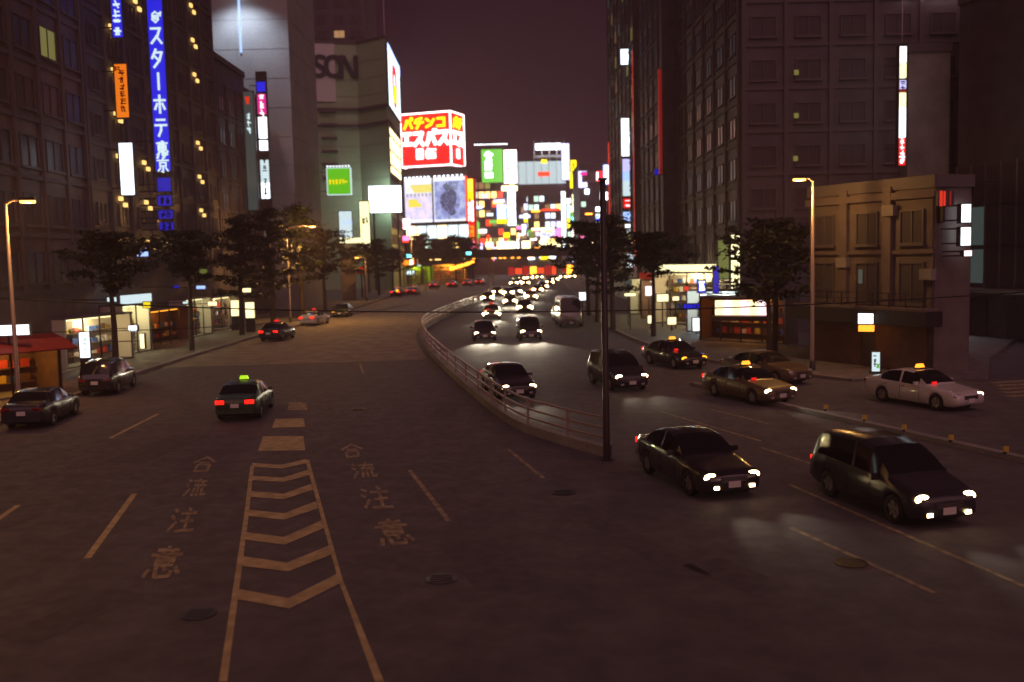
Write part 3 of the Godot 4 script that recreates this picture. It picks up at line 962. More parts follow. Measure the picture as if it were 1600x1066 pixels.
func cable(label: String, a: Vector3, b: Vector3, sag: float, r: float) -> void:
	var pts := []
	var rad := []
	for i in 25:
		var f := i / 24.0
		pts.append(a.lerp(b, f) - a + Vector3(0, -sag * 4.0 * f * (1.0 - f), 0))
		rad.append(r)
	var st := begin()
	tube(st, pts, rad, 5)
	var o := part(numbered("overhead_cable"), done(st), mats["rubber"], self, a)
	tag(o, label, "cable")


# ------------------------------------------------------------------ signs
func left_signs() -> void:
	var o := sign_box("hotel_sign", "tall blue vertical hotel sign with white characters on the dark hotel", Vector3(-24.96, 12.98, -72), 1.29, 14.89, 0.5, 0.0, "blue", [
		["@", "soft_white", 0.5, 0.265, 0.95, 1.2, 0.1, true],
		["スタ|ホテル", "soft_white", 0.5, 0.62, 0.95, 1.45, 0.15, true],
		["東京", "soft_white", 0.5, 0.925, 0.95, 1.1, 0.11, true]])
	brackets(o, 1.3, 15, -1.4)
	var y := 276.0
	for k in 4:
		var q := sign_box("hotel_sign_lower_panel", ["first", "second", "third", "lowest"][k] + " blue panel below the tall hotel sign, with dark figures", [[Vector3(-24.98, 11.54, -72), 1.16, 1.15], [Vector3(-25, 10.53, -72), 1.16, 0.88], [Vector3(-24.98, 9.6, -72), 1.12, 0.74], [Vector3(-24.96, 8.76, -72), 1.07, 0.7]][k][0], 1.15, [1.15, 0.85, 0.72, 0.66][k], 0.4, 0.0, "deep_blue", [["?" , "black_letter", 0.35, 0.5, 0.3, 0.5, 0.08, false], ["?", "black_letter", 0.68, 0.5, 0.3, 0.5, 0.08, false]] if k else [])
		brackets(q, 1.15, 0.7, -1.3)
	o = sign_box("blue_letter_sign", "blue sign with crowded white characters cut by the top edge of the view", Vector3(-25.59, 21.31, -66.5), 0.8, 4.98, 0.4, 0.0, "blue", [["????????", "soft_white", 0.5, 0.5, 0.5, 0.52, 0.09, true]])
	brackets(o, 0.8, 5, -0.8)
	o = sign_box("orange_sign", "orange vertical sign with dark red characters left of the blue hotel sign", Vector3(-25.55, 16.08, -66.5), 0.98, 3.64, 0.4, 0.0, "orange", [["??????", "goods_red", 0.55, 0.5, 0.42, 0.42, 0.06, true], ["日?", "goods_red", 0.25, 0.1, 0.2, 0.3, 0.05, false]])
	brackets(o, 1.0, 3.7, -0.8)
	o = sign_box("white_sign", "blank white vertical light box below the orange sign", Vector3(-25.12, 10.89, -65.5), 1.06, 3.55, 0.4, 0.0, "white")
	brackets(o, 1.0, 3.6, -0.6)
	o = sign_box("small_blue_sign", "small pale blue light box low on the hotel front", Vector3(-24.58, 6.86, -66), 0.86, 0.68, 0.35, 0.0, "pale_blue")
	brackets(o, 0.85, 0.7, -0.8)
	o = sign_box("stacked_sign", "tall stack of sign panels from blue and magenta down to white", Vector3(-27.55, 13.38, -112.5), 1.16, 14.27, 0.6, 0.0, "white", [["??", "black_letter", 0.5, 0.72, 0.5, 0.9, 0.12, true], ["??", "black_letter", 0.5, 0.9, 0.5, 0.9, 0.12, true], ["???", "pink_white", 0.5, 0.26, 0.5, 0.8, 0.12, true]], "",
		[[0.075, "casing"], [0.075, "blue"], [0.02, "casing"], [0.16, "magenta"], [0.02, "casing"], [0.17, "white"], [0.015, "casing"], [0.08, "white"], [0.075, "casing"], [0.18, "soft_white"], [0.13, "white"]])
	brackets(o, 1.2, 15, -0.8)
	o = sign_box("character_sign", "dim grey upright sign with red and white neon characters beside the stacked sign", Vector3(-28.69, 12.04, -111), 1.29, 13.27, 0.3, 0.0, "grey_window", [["?", "red_neon", 0.4, 0.08, 0.6, 0.8, 0.16, true], ["???", "soft_white", 0.45, 0.27, 0.5, 0.7, 0.1, true]])
	brackets(o, 1.3, 13, -0.6)
	o = sign_box("stacked_sign_lower", "narrow pale sign column between the trees under the stacked sign", Vector3(-26.45, 8.92, -108), 0.84, 3.48, 0.5, 0.0, "soft_white", [["???", "black_letter", 0.5, 0.5, 0.5, 0.7, 0.12, true]], "", [[0.3, "casing"], [0.4, "grey_window"], [0.3, "grey_window"]])
	brackets(o, 0.8, 3, -3.8)
	o = sign_box("green_sign", "lime green sign with a yellow line of writing on the concrete tower", Vector3(-24.93, 15.86, -146), 3.59, 4.02, 0.7, 0.0, "lime", [["??????", "yellow", 0.47, 0.52, 0.42, 0.75, 0.12, false]], "", [], "soft_white")
	brackets(o, 3.6, 4, -1.2)
	for k in 8:
		part("spot_lamp", box(0.2, 0.16, 0.3), mats["white"], o, Vector3(-1.6 + k * 0.45, 4.2, 0.4))
	o = sign_box("white_billboard", "blank white billboard with a faint line of grey writing on the folded building", Vector3(-24.47, 15.36, -196), 6.6, 5.41, 0.8, 0.0, "white", [["?????????", "casing", 0.5, 0.13, 0.45, 0.6, 0.09, false]])
	for s in [-1, 1]:
		part("support", box(0.35, 17.5, 0.35), mats["dark_metal"], o, Vector3(s * 2.4, -8.7, -0.2))
	o = sign_box("yellow_white_sign", "tall yellowish white upright sign with two grey characters", Vector3(-24.12, 8.06, -165), 1.82, 7.98, 0.7, 0.0, "cream", [["?", "casing", 0.4, 0.42, 0.6, 1.0, 0.14, false], ["?", "casing", 0.7, 0.4, 0.4, 1.0, 0.14, false]])
	part("support", box(0.3, 7.4, 0.3), mats["dark_metal"], o, Vector3(0.3, -3.7, 0))
	o = sign_box("pale_poster_sign", "pale blue-white poster panel above a bright shelf left of the tall white sign", Vector3(-24.89, 9.43, -150), 2.14, 4.35, 0.5, 0.15, "soft_white", [["???", "pale_blue", 0.65, 0.4, 0.5, 0.8, 0.08, false]])
	part("bright_shelf", box(3.4, 0.75, 0.8), mats["cream"], o, Vector3(0.75, -0.2, 0.3))
	part("column", box(2.2, 11.6, 0.8), mats["beige_wall"], o, Vector3(0.1, -6.2, -0.6))
	o = sign_box("billboard_on_corner", "tall white corner billboard with a red and yellow figure near the roof", Vector3(-23.95, 36.9, -212.5), 26.0, 12.6, 0.5, PI * 0.5 + 0.02, "soft_white")
	var st := begin()
	for k in 14:
		var a := TAU * k / 14.0
		add_box(st, Vector3(cos(a) * 3.4, 6.2 + sin(a) * 3.6, 0.24), Vector3(2.6, 2.4, 0.08), Basis(Vector3.BACK, a))
	part("red_figure", done(st), mats["red_bright"], o)
	part("yellow_patch", box(6, 3.4, 0.1), mats["yellow_bright"], o, Vector3(0.5, 4.2, 0.28))
	part("blue_band", box(25, 2.2, 0.1), mats["pale_blue_bright"], o, Vector3(0, 11.2, 0.28))
	o = sign_box("window_sign_panel", "bright cream window wall on the side of the folded building", Vector3(-24.0, 23.6, -211.5), 24.0, 9.2, 0.4, PI * 0.5 + 0.02, "warm_white")
	for k in 7:
		part("bar", box(0.25, 9.0, 0.12), mats["casing"], o, Vector3(-10.5 + k * 3.5, 4.6, 0.24))
	for k in 3:
		part("bar", box(23.8, 0.25, 0.14), mats["casing"], o, Vector3(0, 1.6 + k * 2.9, 0.245))


func far_signs() -> void:
	# red rooftop box sign
	var o := thing("red_rooftop_sign", "huge red box sign with yellow and white characters outlined in white neon", "sign", Vector3(-22.8, 30.6, -277.6), -0.35)
	var w := 15.2
	var h := 14.6
	var dp := 9.6
	part("support_frame", box(w - 2, 2.0, dp - 2), sign_mat("dark_metal", -300.0), o, Vector3(0, 0.3, -dp * 0.5))
	part("face", box(w, h, dp), sign_mat("red", -300.0), o, Vector3(0, 1.3 + h * 0.5, -dp * 0.5))
	var rim := 0.36
	for s in [-1, 1]:
		for z in [0.0, -dp]:
			part("neon_edge", box(rim, h + rim, rim), sign_mat("pink_white", -300.0), o, Vector3(s * w * 0.5, 1.3 + h * 0.5, z))
		for y in [1.3, 1.3 + h]:
			part("neon_edge", box(rim, rim, dp - rim), sign_mat("pink_white", -300.0), o, Vector3(s * w * 0.5, y, -dp * 0.5))
	for y in [1.3, 1.3 + h]:
		part("neon_edge", box(w - rim, rim, rim), sign_mat("pink_white", -300.0), o, Vector3(0, y, 0))
	var rows := [["パチンコ", "yellow", 11.9, 3.0, 3.2, 0.62], ["エスパス", "pink_white", 7.7, 3.35, 4.4, 0.95], ["日拓", "pink_white", 3.4, 3.0, 2.8, 0.55]]
	for r: Array in rows:
		var st := begin()
		var text: String = r[0]
		for i in text.length():
			letter(st, text[i], Vector2((i - (text.length() - 1) * 0.5) * r[3] * 1.12, 1.3 + r[2]), r[3], r[4], r[5], 0.01, 0.3)
		part("lettering", done(st), sign_mat(r[1], -300.0), o, Vector3(-0.2, 0, 0))
	for r: Array in [["パチ", "yellow", 11.9, 3.0, 3.2, 0.6], ["エス", "pink_white", 7.7, 3.6, 4.4, 0.95], ["日", "pink_white", 3.4, 2.2, 2.6, 0.5]]:
		var st := begin()
		var text: String = r[0]
		for i in text.length():
			letter(st, text[i], Vector2((i - (text.length() - 1) * 0.5) * r[3] * 1.15, 1.3 + r[2]), r[3], r[4], r[5], 0.01, 0.3)
		part("lettering", done(st), sign_mat(r[1], -300.0), o, Vector3(w * 0.5, 0, -dp * 0.5), Vector3(0, PI * 0.5, 0))
	for k in 6:
		part("post", box(0.3, 3.4, 0.3), sign_mat("dark_metal", -300.0), o, Vector3(-6 + k * 2.4, -0.2, -0.6))
	# two tall billboards
	for k in 2:
		var c := Vector2(-29.3, -278.8).lerp(Vector2(-11.2, -272.2), 0.235 if k == 0 else 0.725) + Vector2(-0.342, 0.94) * 0.6
		var bw := 8.4 if k == 0 else 9.6
		var b := thing("poster_billboard", "white and yellow patterned tall billboard, left of the pair" if k == 0 else "blue-grey tall billboard with a dark figure, right of the pair", "billboard", Vector3(c.x, 16.2, c.y), -0.35)
		part("casing", box(bw + 0.3, 12.6, 0.5), sign_mat("casing", -300.0), b, Vector3(0, 6.1, -0.2))
		var st := begin()
		st.set_uv(Vector2(0, 1))
		for v: Array in [[-1, 0, 0, 1], [1, 1, 1, 0], [1, 0, 1, 1], [-1, 0, 0, 1], [-1, 1, 0, 0], [1, 1, 1, 0]]:
			st.set_uv(Vector2(v[2], v[3]))
			st.add_vertex(Vector3(v[0] * bw * 0.5, v[1] * 12.2, 0))
		part("poster", done(st), poster(k), b, Vector3(0, 0.0, 0.06))
		for j in 7:
			part("spot_lamp", box(0.4, 0.25, 0.4), sign_mat("white", -300.0), b, Vector3(-bw * 0.42 + j * bw * 0.14, 12.5, 0.5))
		if k == 1:
			part("red_edge", box(0.4, 12.2, 0.6), sign_mat("orange_red", -300.0), b, Vector3(bw * 0.5 + 0.35, 6.1, 0))
	o = sign_box("orange_corner_sign", "orange and white upright sign at the corner of the billboard building", Vector3(-10.4, 6.2, -273), 2.3, 21.5, 2.0, -0.35, "orange", [["??????", "red", 0.5, 0.5, 1.1, 1.7, 0.3, true]], "", [[0.16, "amber"], [0.12, "yellow"], [0.26, "pink_white"], [0.06, "red"], [0.2, "orange"], [0.2, "pink"]], "dim_red")
	part("support", box(0.5, 6.2, 0.5), sign_mat("dark_metal", -300.0), o, Vector3(0, -3.1, 0))
	# [name, label, base-and-size, depth, face, rows, bands]
	var list := [
		["green_rooftop_sign", "green rooftop sign with a white blob of writing and a row of lamps", [Vector3(-5.23, 30.6, -330), 7.25, 11.16], 1.2, "green", [["???", "white", 0.35, 0.5, 2.2, 2.8, 0.9, true]], []],
		["red_and_white_sign", "white and red rooftop panel beside the green rooftop sign", [Vector3(0.83, 29.9, -328), 4.45, 11.31], 1.4, "pink_white", [["???", "orange_red", 0.35, 0.5, 0.8, 2.4, 0.3, true]], [[0.98, "pink_white"]]],
		["white_corner_sign", "white L-shaped upright sign under the red rooftop panel", [Vector3(0.93, 16.15, -327), 2.76, 11.57], 1.0, "white", [], []],
		["white_top_sign", "short wide white sign capping the L-shaped upright sign", [Vector3(0.34, 27.46, -326), 5.48, 1.88], 1.0, "cream", [], []],
		["pale_blue_screen", "pale blue screen with a yellow foot on the slim brown building", [Vector3(-2.39, 16.8, -325), 3.37, 6.49], 0.8, "pale_blue", [], [[0.75, "pale_blue"], [0.25, "yellow"]]],
		["small_round_lamp_sign", "round bright greenish-white lamp sign near street level", [Vector3(-6.69, 9.1, -322), 2.72, 1.88], 1.2, "cream", [], []],
		["street_level_sign", "long bright white shop sign at street level beyond the bridge", [Vector3(-1.15, 8.13, -321), 6.26, 2.91], 1.0, "warm_white", [], []],
		["yellow_shop_sign", "yellow square shop sign above the white street-level sign", [Vector3(-0.96, 12.09, -322), 2.3, 1.87], 0.8, "yellow", [], []],
		["white_rooftop_sign", "wide blue-white rooftop sign crowning the store block", [Vector3(15.59, 45.83, -377), 10.21, 2.64], 1.4, "white", [["??????", "pale_blue", 0.5, 0.5, 1.2, 1.8, 0.3, false]], []],
		["rooftop_end_sign", "bluish upright sign at the right end of the white store crown", [Vector3(21.87, 34.29, -376), 3.16, 13.91], 1.4, "lavender", [["????", "white", 0.5, 0.4, 1.6, 2.4, 0.4, true]], []],
		["yellow_banner_sign", "tall yellow sign with a rounded head beside the white crown", [Vector3(22.85, 29.05, -345), 2.9, 5.96], 1.0, "yellow", [], []],
		["round_topped_sign", "round-topped yellow head above the tall yellow sign", [Vector3(22.83, 35.01, -345), 2.23, 3.96], 1.0, "yellow", [["?", "goods_yellow", 0.5, 0.5, 1.2, 2.0, 0.3, true]], []],
		["white_column_sign", "narrow white upright sign at the edge of the glowing columns", [Vector3(19.1, 11.15, -346), 1.57, 17.16], 1.0, "white", [], []],
		["white_cross_sign", "short white sign crossing the narrow white column", [Vector3(20.71, 24, -345), 2.01, 1.77], 0.8, "white", [], []],
		["striped_column_sign", "pale upright sign with grey stripes near the cream column", [Vector3(20.76, 18.9, -345), 1.34, 4.88], 0.8, "soft_white", [["???", "casing", 0.5, 0.5, 0.7, 1.2, 0.16, true]], []],
		["cream_column_sign", "thin cream light column right of the striped upright sign", [Vector3(22.5, 17.71, -344), 0.89, 9.51], 0.8, "cream", [], []],
		["green_striped_sign", "small sign of green and pale blue stripes low on the column block", [Vector3(22.37, 16.13, -343), 1.78, 4.64], 0.8, "green", [], [[0.35, "green"], [0.3, "cyan"], [0.35, "green"]]],
		["white_pink_sign", "pinkish white sign low down beside the trees at the avenue end", [Vector3(22.66, 12.11, -342), 2.22, 3.31], 0.8, "pink_white", [], []],
		["lavender_sign", "pale lavender sign with violet marks right of the yellow banner", [Vector3(22.59, 26.22, -300), 2.91, 5.18], 0.8, "lavender", [["???", "magenta", 0.6, 0.2, 0.7, 0.9, 0.18, false]], []],
		["white_hanging_sign", "small white sign hanging under the lavender sign", [Vector3(23.71, 24.21, -299), 1.55, 1.73], 0.8, "white", [], []],
		["red_sign", "red sign with a white edge left of the bluish white upright", [Vector3(26.73, 27.31, -290), 2.06, 3.15], 0.8, "red", [["|", "pink_white", 0.2, 0.5, 0.7, 2.4, 0.5, true]], []],
		["bluish_white_sign", "bluish white upright sign beside the neon-edged building", [Vector3(28.17, 25.64, -280), 2.72, 5.73], 1.0, "pale_blue", [["??", "white", 0.5, 0.5, 1.2, 2.2, 0.5, true]], []],
		["white_cluster_sign", "white cluster sign below the red sign at the avenue end", [Vector3(27.47, 21.62, -285), 2.4, 2.38], 0.8, "white", [["?", "pink", 0.8, 0.3, 0.7, 0.8, 0.2, false]], []],
		["white_lower_sign", "small white upright sign above the crown of the right-hand tree", [Vector3(25.66, 18.31, -284), 1.66, 1.46], 0.8, "white", [], []],
		["blue_lower_sign", "small blue and white sign under the white upright at the trees", [Vector3(25.62, 15.02, -284), 1.66, 2.75], 0.8, "pale_blue", [], [[0.5, "soft_white"], [0.3, "blue"], [0.2, "soft_white"]]],
		["orange_lower_sign", "small orange strip sign at the avenue end above the dark trees", [Vector3(23.29, 17.62, -288), 2.24, 0.56], 0.6, "amber", [], []],
		["pink_round_sign", "glowing pink sign at the foot of the store block", [Vector3(18.48, 12.76, -372), 2.66, 3.36], 1.0, "pink", [], []],
		["blue_writing_sign", "blue-white sign board with writing on the front of the store", [Vector3(13.71, 13.15, -374), 4.62, 1.45], 0.8, "lavender", [["??????", "blue", 0.5, 0.5, 0.5, 0.9, 0.12, false]], []],
		["store_light_band", "bright cream light band above the store entrance", [Vector3(12.66, 15.59, -374), 8.74, 0.97], 1.0, "cream", [], []],
		["store_entrance_sign", "glowing cream dome over the store entrance", [Vector3(12.6, 9.52, -372), 3.14, 2.17], 1.2, "cream", [], []],
		["store_shop_band", "long bright shop front band right of the glowing entrance dome", [Vector3(16.66, 9.42, -371), 5.07, 1.2], 1.0, "warm_white", [], []],
		["white_kiosk_sign", "bluish white kiosk sign at the right foot of the store", [Vector3(21.08, 8.52, -360), 3.04, 1.86], 1.0, "white", [], []],
		["gold_strip_sign", "golden strip of lamps halfway up the store front", [Vector3(10.13, 22.4, -374), 3.4, 0.96], 0.8, "amber", [], []],
		["pink_lamp_strip", "pinkish strip of lamps right of the golden strip on the store front", [Vector3(15.72, 22.75, -374), 6.79, 0.96], 0.8, "orange_red", [], []],
		["white_booth_sign", "bright white booth sign between the store and the brown lattice block", [Vector3(5.81, 8.57, -350), 3.19, 2.95], 1.0, "warm_white", [], []],
		["violet_sign", "violet-white sign on the brown building between the big blocks", [Vector3(6.03, 22.22, -352), 1.6, 2.49], 0.8, "lavender", [], []],
		["white_square_sign", "small white square sign above a yellow one on the brown building", [Vector3(5.94, 17.92, -352), 1.6, 3.17], 0.8, "white", [], [[0.55, "white"], [0.45, "yellow"]]],
		["white_strip_sign", "white strip sign on the slim brown lattice block", [Vector3(-6.33, 19.48, -327), 2.33, 1.05], 0.8, "soft_white", [], []],
		["olive_sign", "olive yellow square sign above the store's booth", [Vector3(8.07, 12.16, -351), 2.51, 2.27], 0.8, "moss", [], []],
		["pink_stripe_sign", "pink and white striped sign at the edge of the two billboards", [Vector3(-23.39, 12.8, -225), 1.9, 2.61], 0.6, "pink_white", [["|||", "magenta", 0.5, 0.5, 0.55, 2.4, 0.22, false]], []],
		["salmon_sign", "small salmon pink sign with an orange side below the striped sign", [Vector3(-23.62, 9.74, -224), 1.75, 1.74], 0.6, "pink", [], [[0.7, "pink"], [0.3, "orange_red"]]],
		["orange_shop_sign", "orange and white shop sign under the trees by the crossing", [Vector3(-22.28, 4.72, -215), 2.8, 1.26], 0.6, "orange", [["?", "white", 0.75, 0.45, 0.8, 0.8, 0.25, false]], []],
		["grey_shop_sign", "dim grey-green shop board under the orange and white sign", [Vector3(-21.76, 2.49, -214), 2.37, 1.39], 0.6, "grey_window", [["???", "soft_white", 0.5, 0.5, 0.5, 0.8, 0.1, false]], []],
		["red_shop_sign", "small red shop lantern sign below the tall yellowish sign", [Vector3(-24.28, 3.97, -160), 1.15, 1.14], 0.5, "red", [], []],
	]
	for e: Array in list:
		var b: Array = e[2]
		var s := sign_box(e[0], e[1], b[0], b[1], b[2], e[3], 0.0, e[4], e[5], "", e[6])
		var c: Vector3 = b[0]
		if c.y > 0.6:
			part("mount", box(minf(0.5, b[1] * 0.4), 0.5, 3.0), sign_mat("dark_metal", -300.0), s, Vector3(0, b[2] * 0.5, -1.6 - e[3] * 0.5))
		if c.y < 12.0 and c.z > -260.0 and c.y > 0.6:
			part("support", box(0.25, c.y, 0.25), sign_mat("dark_metal", -300.0), s, Vector3(0, -c.y * 0.5, -0.1))
	var lamps_on := thing("lamp_row", "row of small white lamps along the top of the green rooftop sign", "lamp row", Vector3(-6.5, 43.2, -329.0))
	for k in 14:
		part("lamp", box(0.4, 0.35, 0.4), sign_mat("white", -300.0), lamps_on, Vector3(-4.2 + k * 0.8, 0, 0))
	part("bar", box(12, 0.12, 0.12), sign_mat("dark_metal", -300.0), lamps_on, Vector3(1.0, -0.25, 0))


func poster(k: int) -> StandardMaterial3D:
	var im := Image.create(256, 320, false, Image.FORMAT_RGB8)
	var n := FastNoiseLite.new()
	n.seed = 11 + k
	n.frequency = 0.03
	var n2 := FastNoiseLite.new()
	n2.seed = 40 + k
	n2.frequency = 0.12
	for yy in 320:
		for xx in 256:
			var x := xx * 0.5
			var y := yy * 0.5
			var fine := n2.get_noise_2d(xx * 2.3 + 500.0, yy * 3.1)
			var a := n.get_noise_2d(x, y)
			var b := n2.get_noise_2d(x, y * 0.6)
			var c := Color(0.86, 0.86, 0.93)
			if k == 0:
				if y > 22 and y < 52 and x > 30 - a * 40:
					c = Color(0.82, 0.76, 0.35) if b > -0.3 else Color(0.92, 0.88, 0.6)
				elif y > 54 and y < 66:
					c = Color(0.6, 0.56, 0.62) if int(x / 6) % 3 != 0 else c
				elif y > 74 and y < 104 and x < 70 + a * 50 and x > 16:
					c = Color(0.86, 0.78, 0.25)
				elif y > 66:
					c = Color(0.74, 0.73, 0.88).lerp(Color(0.9, 0.8, 0.88), clampf(a * 1.6 + 0.4, 0, 1))
			else:
				var d := Vector2((x - 62) / 34.0, (y - 86) / 52.0).length()
				c = Color(0.5, 0.54, 0.78).lerp(Color(0.72, 0.76, 0.92), clampf(a * 1.5 + 0.5, 0, 1))
				if d < 1.0 + a * 0.7:
					c = Color(0.2, 0.21, 0.33).lerp(Color(0.5, 0.52, 0.68), clampf(b * 1.4 + 0.25, 0, 1))
				if y > 18 and y < 46 and x > 50 and x < 96 and b > -0.1:
					c = Color(0.4, 0.43, 0.52)
				if y < 14 or x < 5:
					c = Color(0.9, 0.92, 0.98)
			if y < 8 or y > 152:
				c = Color(0.95, 0.96, 1.0)
			if fine > 0.22 and y > 14 and y < 148:
				c = c.darkened(0.28 if k == 0 else 0.4)
			elif fine < -0.3:
				c = c.lightened(0.3)
			im.set_pixel(xx, yy, c)
	var m := StandardMaterial3D.new()
	m.resource_name = "poster_print_%d" % k
	m.albedo_color = Color(0.3, 0.3, 0.3)
	m.emission_enabled = true
	m.emission = Color.WHITE
	m.emission_operator = BaseMaterial3D.EMISSION_OP_MULTIPLY
	m.emission_texture = ImageTexture.create_from_image(im)
	m.emission_energy_multiplier = 2.0 if k == 0 else 1.6
	return m


func right_signs() -> void:
	var o := sign_box("top_white_sign", "single white light box high on the neon-edged building", Vector3(14.99, 29.68, -125), 1.44, 2.11, 0.6, 0.0, "white")
	brackets(o, 1.4, 2.2, 1.0)
	o = sign_box("tall_white_sign", "tall white upright sign, blank, hanging above the right pavement", Vector3(15.02, 18.37, -125), 1.61, 4.92, 0.7, 0.0, "white")
	brackets(o, 1.55, 5, 1.0)
	o = sign_box("glazed_sign_column", "bluish glazed sign column of four panels under the tall white sign", Vector3(15.04, 13.41, -125), 1.46, 4.88, 0.6, 0.0, "pale_blue", [], "", [[0.34, "lavender"], [0.24, "pale_blue"], [0.42, "soft_white"]])
	brackets(o, 1.4, 5, 1.0)
	o = sign_box("red_column_sign", "red panel with white strokes in the right-hand sign column", Vector3(15.07, 11.88, -125), 1.46, 1.45, 0.6, 0.0, "red", [["?", "pink_white", 0.5, 0.5, 0.7, 1.1, 0.1, true]])
	brackets(o, 1.3, 1.4, 1.0)
	o = sign_box("pale_blue_column_sign", "pale blue panel under the red panel of the sign column", Vector3(15.05, 10.27, -125), 1.46, 1.37, 0.6, 0.0, "pale_blue", [["?", "casing", 0.7, 0.8, 0.4, 0.4, 0.06, true]])
	brackets(o, 1.3, 1.4, 1.0)
	for k in 5:
		var b: Array = [[Vector3(15.32, 9.53, -125), 1.38, 0.48], [Vector3(15.31, 8.89, -125), 0.89, 0.48], [Vector3(14.73, 7.41, -122), 1.75, 0.47], [Vector3(14.94, 5.43, -122), 1.27, 0.87], [Vector3(15.05, 4.4, -122), 1.19, 0.87]][k]
		o = sign_box("white_window_sign", ["white strip sign just below the pale blue panel", "short grey-white sign strip half hidden by twigs", "wide warm white strip beside the round white sign", "white framed sign box in the gap between tree crowns", "lowest white box of the right-hand sign column"][k], b[0], b[1], b[2], 0.5, 0.0, ["white", "soft_white", "warm_white", "soft_white", "white"][k], [["??", "casing", 0.5, 0.5, 0.3, 0.4, 0.06, false]] if k > 2 else [])
		brackets(o, b[1], b[2], 1.0)
	o = sign_box("round_white_sign", "bright bluish white sign at the edge of the dark tree", Vector3(12.34, 6.65, -115), 1.12, 1.19, 0.5, 0.0, "white", [["?", "pale_blue", 0.5, 0.3, 0.5, 0.6, 0.12, false]])
	brackets(o, 1.1, 1.2, 3.4)
	o = sign_box("dark_board", "unlit brown board hanging right of the sign column", Vector3(14.47, 4.86, -104), 1.42, 3.1, 0.3, 0.0, "brown_window")
	o.get_node("face").material_override = mats["red_wall"]
	brackets(o, 1.4, 3, 1.0)
	o = sign_box("olive_window_sign", "small olive lit panel on the dark block right of the brown board", Vector3(15.29, 6.56, -98.5), 0.64, 1.08, 0.3, 0.0, "moss")
	brackets(o, 0.6, 1.0, 1.6)
	o = sign_box("small_blue_star_sign", "small deep blue neon sign high above the right pavement", Vector3(15.13, 14.19, -101), 0.46, 0.65, 0.3, 0.0, "deep_blue")
	brackets(o, 0.5, 0.6, 0.8)
	# cream sign by the right tree
	o = sign_box("cream_sign", "tall cream upright sign left of the leafy tree on the right", Vector3(15.55, 3.7, -68), 0.71, 3.8, 0.5, 0.0, "cream", [["????", "goods_yellow", 0.6, 0.78, 0.5, 0.4, 0.07, true]])
	brackets(o, 0.7, 3.6, 1.6)
	o = sign_box("cream_wall_panel", "dim yellowish wall panel behind the tall cream sign", Vector3(15.23, 4.32, -70), 1, 2.86, 0.3, 0.0, "moss")
	brackets(o, 1.0, 2.6, 1.6)
	o = sign_box("blue_edge_sign", "narrow dim blue sign left of the yellowish wall panel", Vector3(14.55, 3.35, -69.5), 0.41, 1.95, 0.3, 0.0, "deep_blue")
	brackets(o, 0.4, 1.8, 2.4)
	o = sign_box("blue_figure_sign", "bright blue and white sign over the right-hand shops", Vector3(14.01, 3.31, -72), 0.66, 0.94, 0.4, 0.0, "blue", [["??", "white", 0.5, 0.55, 0.4, 0.4, 0.12, true]])
	brackets(o, 0.6, 0.9, 3.0)
	o = sign_box("white_chip_sign", "small white sign directly below the bright blue sign", Vector3(14.12, 2.98, -72), 0.52, 0.28, 0.4, 0.0, "white")
	brackets(o, 0.5, 0.3, 3.0)
	o = sign_box("orange_chip_sign", "small orange figure sign left of the bright blue sign", Vector3(13.24, 3.4, -74), 0.39, 0.39, 0.3, 0.0, "orange_red")
	brackets(o, 0.4, 0.4, 3.0)
	o = sign_box("violet_neon_sign", "violet-blue neon writing over a dark shop entrance", Vector3(12.88, 2.23, -70), 1.37, 0.46, 0.2, 0.0, "casing", [["?????", "blue", 0.5, 0.5, 0.22, 0.32, 0.05, false]])
	brackets(o, 1.4, 0.4, 3.0)
	# tall striped sign on the annex
	o = sign_box("striped_sign", "tall narrow upright sign of white, yellow and red bands against the black block", Vector3(26.98, 11.86, -68), 0.57, 8.09, 0.5, 0.0, "white", [["??", "goods_blue", 0.5, 0.33, 0.3, 0.3, 0.05, true], ["????", "pink_white", 0.5, 0.82, 0.3, 0.32, 0.05, true], ["??", "white", 0.5, 0.935, 0.35, 0.32, 0.07, true]], "", [[0.135, "white"], [0.13, "cream"], [0.015, "casing"], [0.075, "lavender"], [0.03, "dim_red"], [0.125, "cream"], [0.255, "white"], [0.135, "red"], [0.1, "red"]])
	brackets(o, 0.6, 8, -0.9)
	part("mast", pole_mesh(5.0, 0.04, 0.03), mats["steel"], o, Vector3(0, 8.35, 0))
	o = sign_box("upper_white_box_sign", "upper of two white light boxes at the side street corner", Vector3(21.81, 7.42, -47.2), 0.55, 0.94, 0.4, 0.0, "white")
	brackets(o, 0.6, 1.0, -0.8)
	o = sign_box("lower_white_box_sign", "lower of two white light boxes at the side street corner", Vector3(21.81, 6.32, -47.2), 0.58, 0.95, 0.4, 0.0, "white")
	brackets(o, 0.6, 1.0, -0.8)
	o = sign_box("white_oval_sign", "small glowing white oval below the two white light boxes", Vector3(21.93, 5.83, -47.2), 0.43, 0.31, 0.4, 0.0, "pink_white")
	brackets(o, 0.45, 0.3, -0.9)
	o = sign_box("red_neon_bars", "red neon bars at the roof of the corner building", Vector3(20.79, 8.26, -47), 0.79, 0.7, 0.15, 0.0, "casing", [["|", "red_neon", 0.2, 0.5, 0.5, 0.8, 0.12, false], ["|", "red_neon", 0.4, 0.5, 0.5, 0.8, 0.08, false], ["|", "dim_red", 0.75, 0.5, 0.5, 0.8, 0.06, false]])
	o.get_node("face").material_override = mats["dark_tile"]
	part("mount", box(0.1, 1.0, 1.6), mats["dark_metal"], o, Vector3(0, -0.3, -0.9))
	o = sign_box("shop_lamp_sign", "glowing white lamp box with an amber base over the corner building door", Vector3(18.17, 2.45, -50), 0.85, 0.62, 0.45, -0.5, "white")
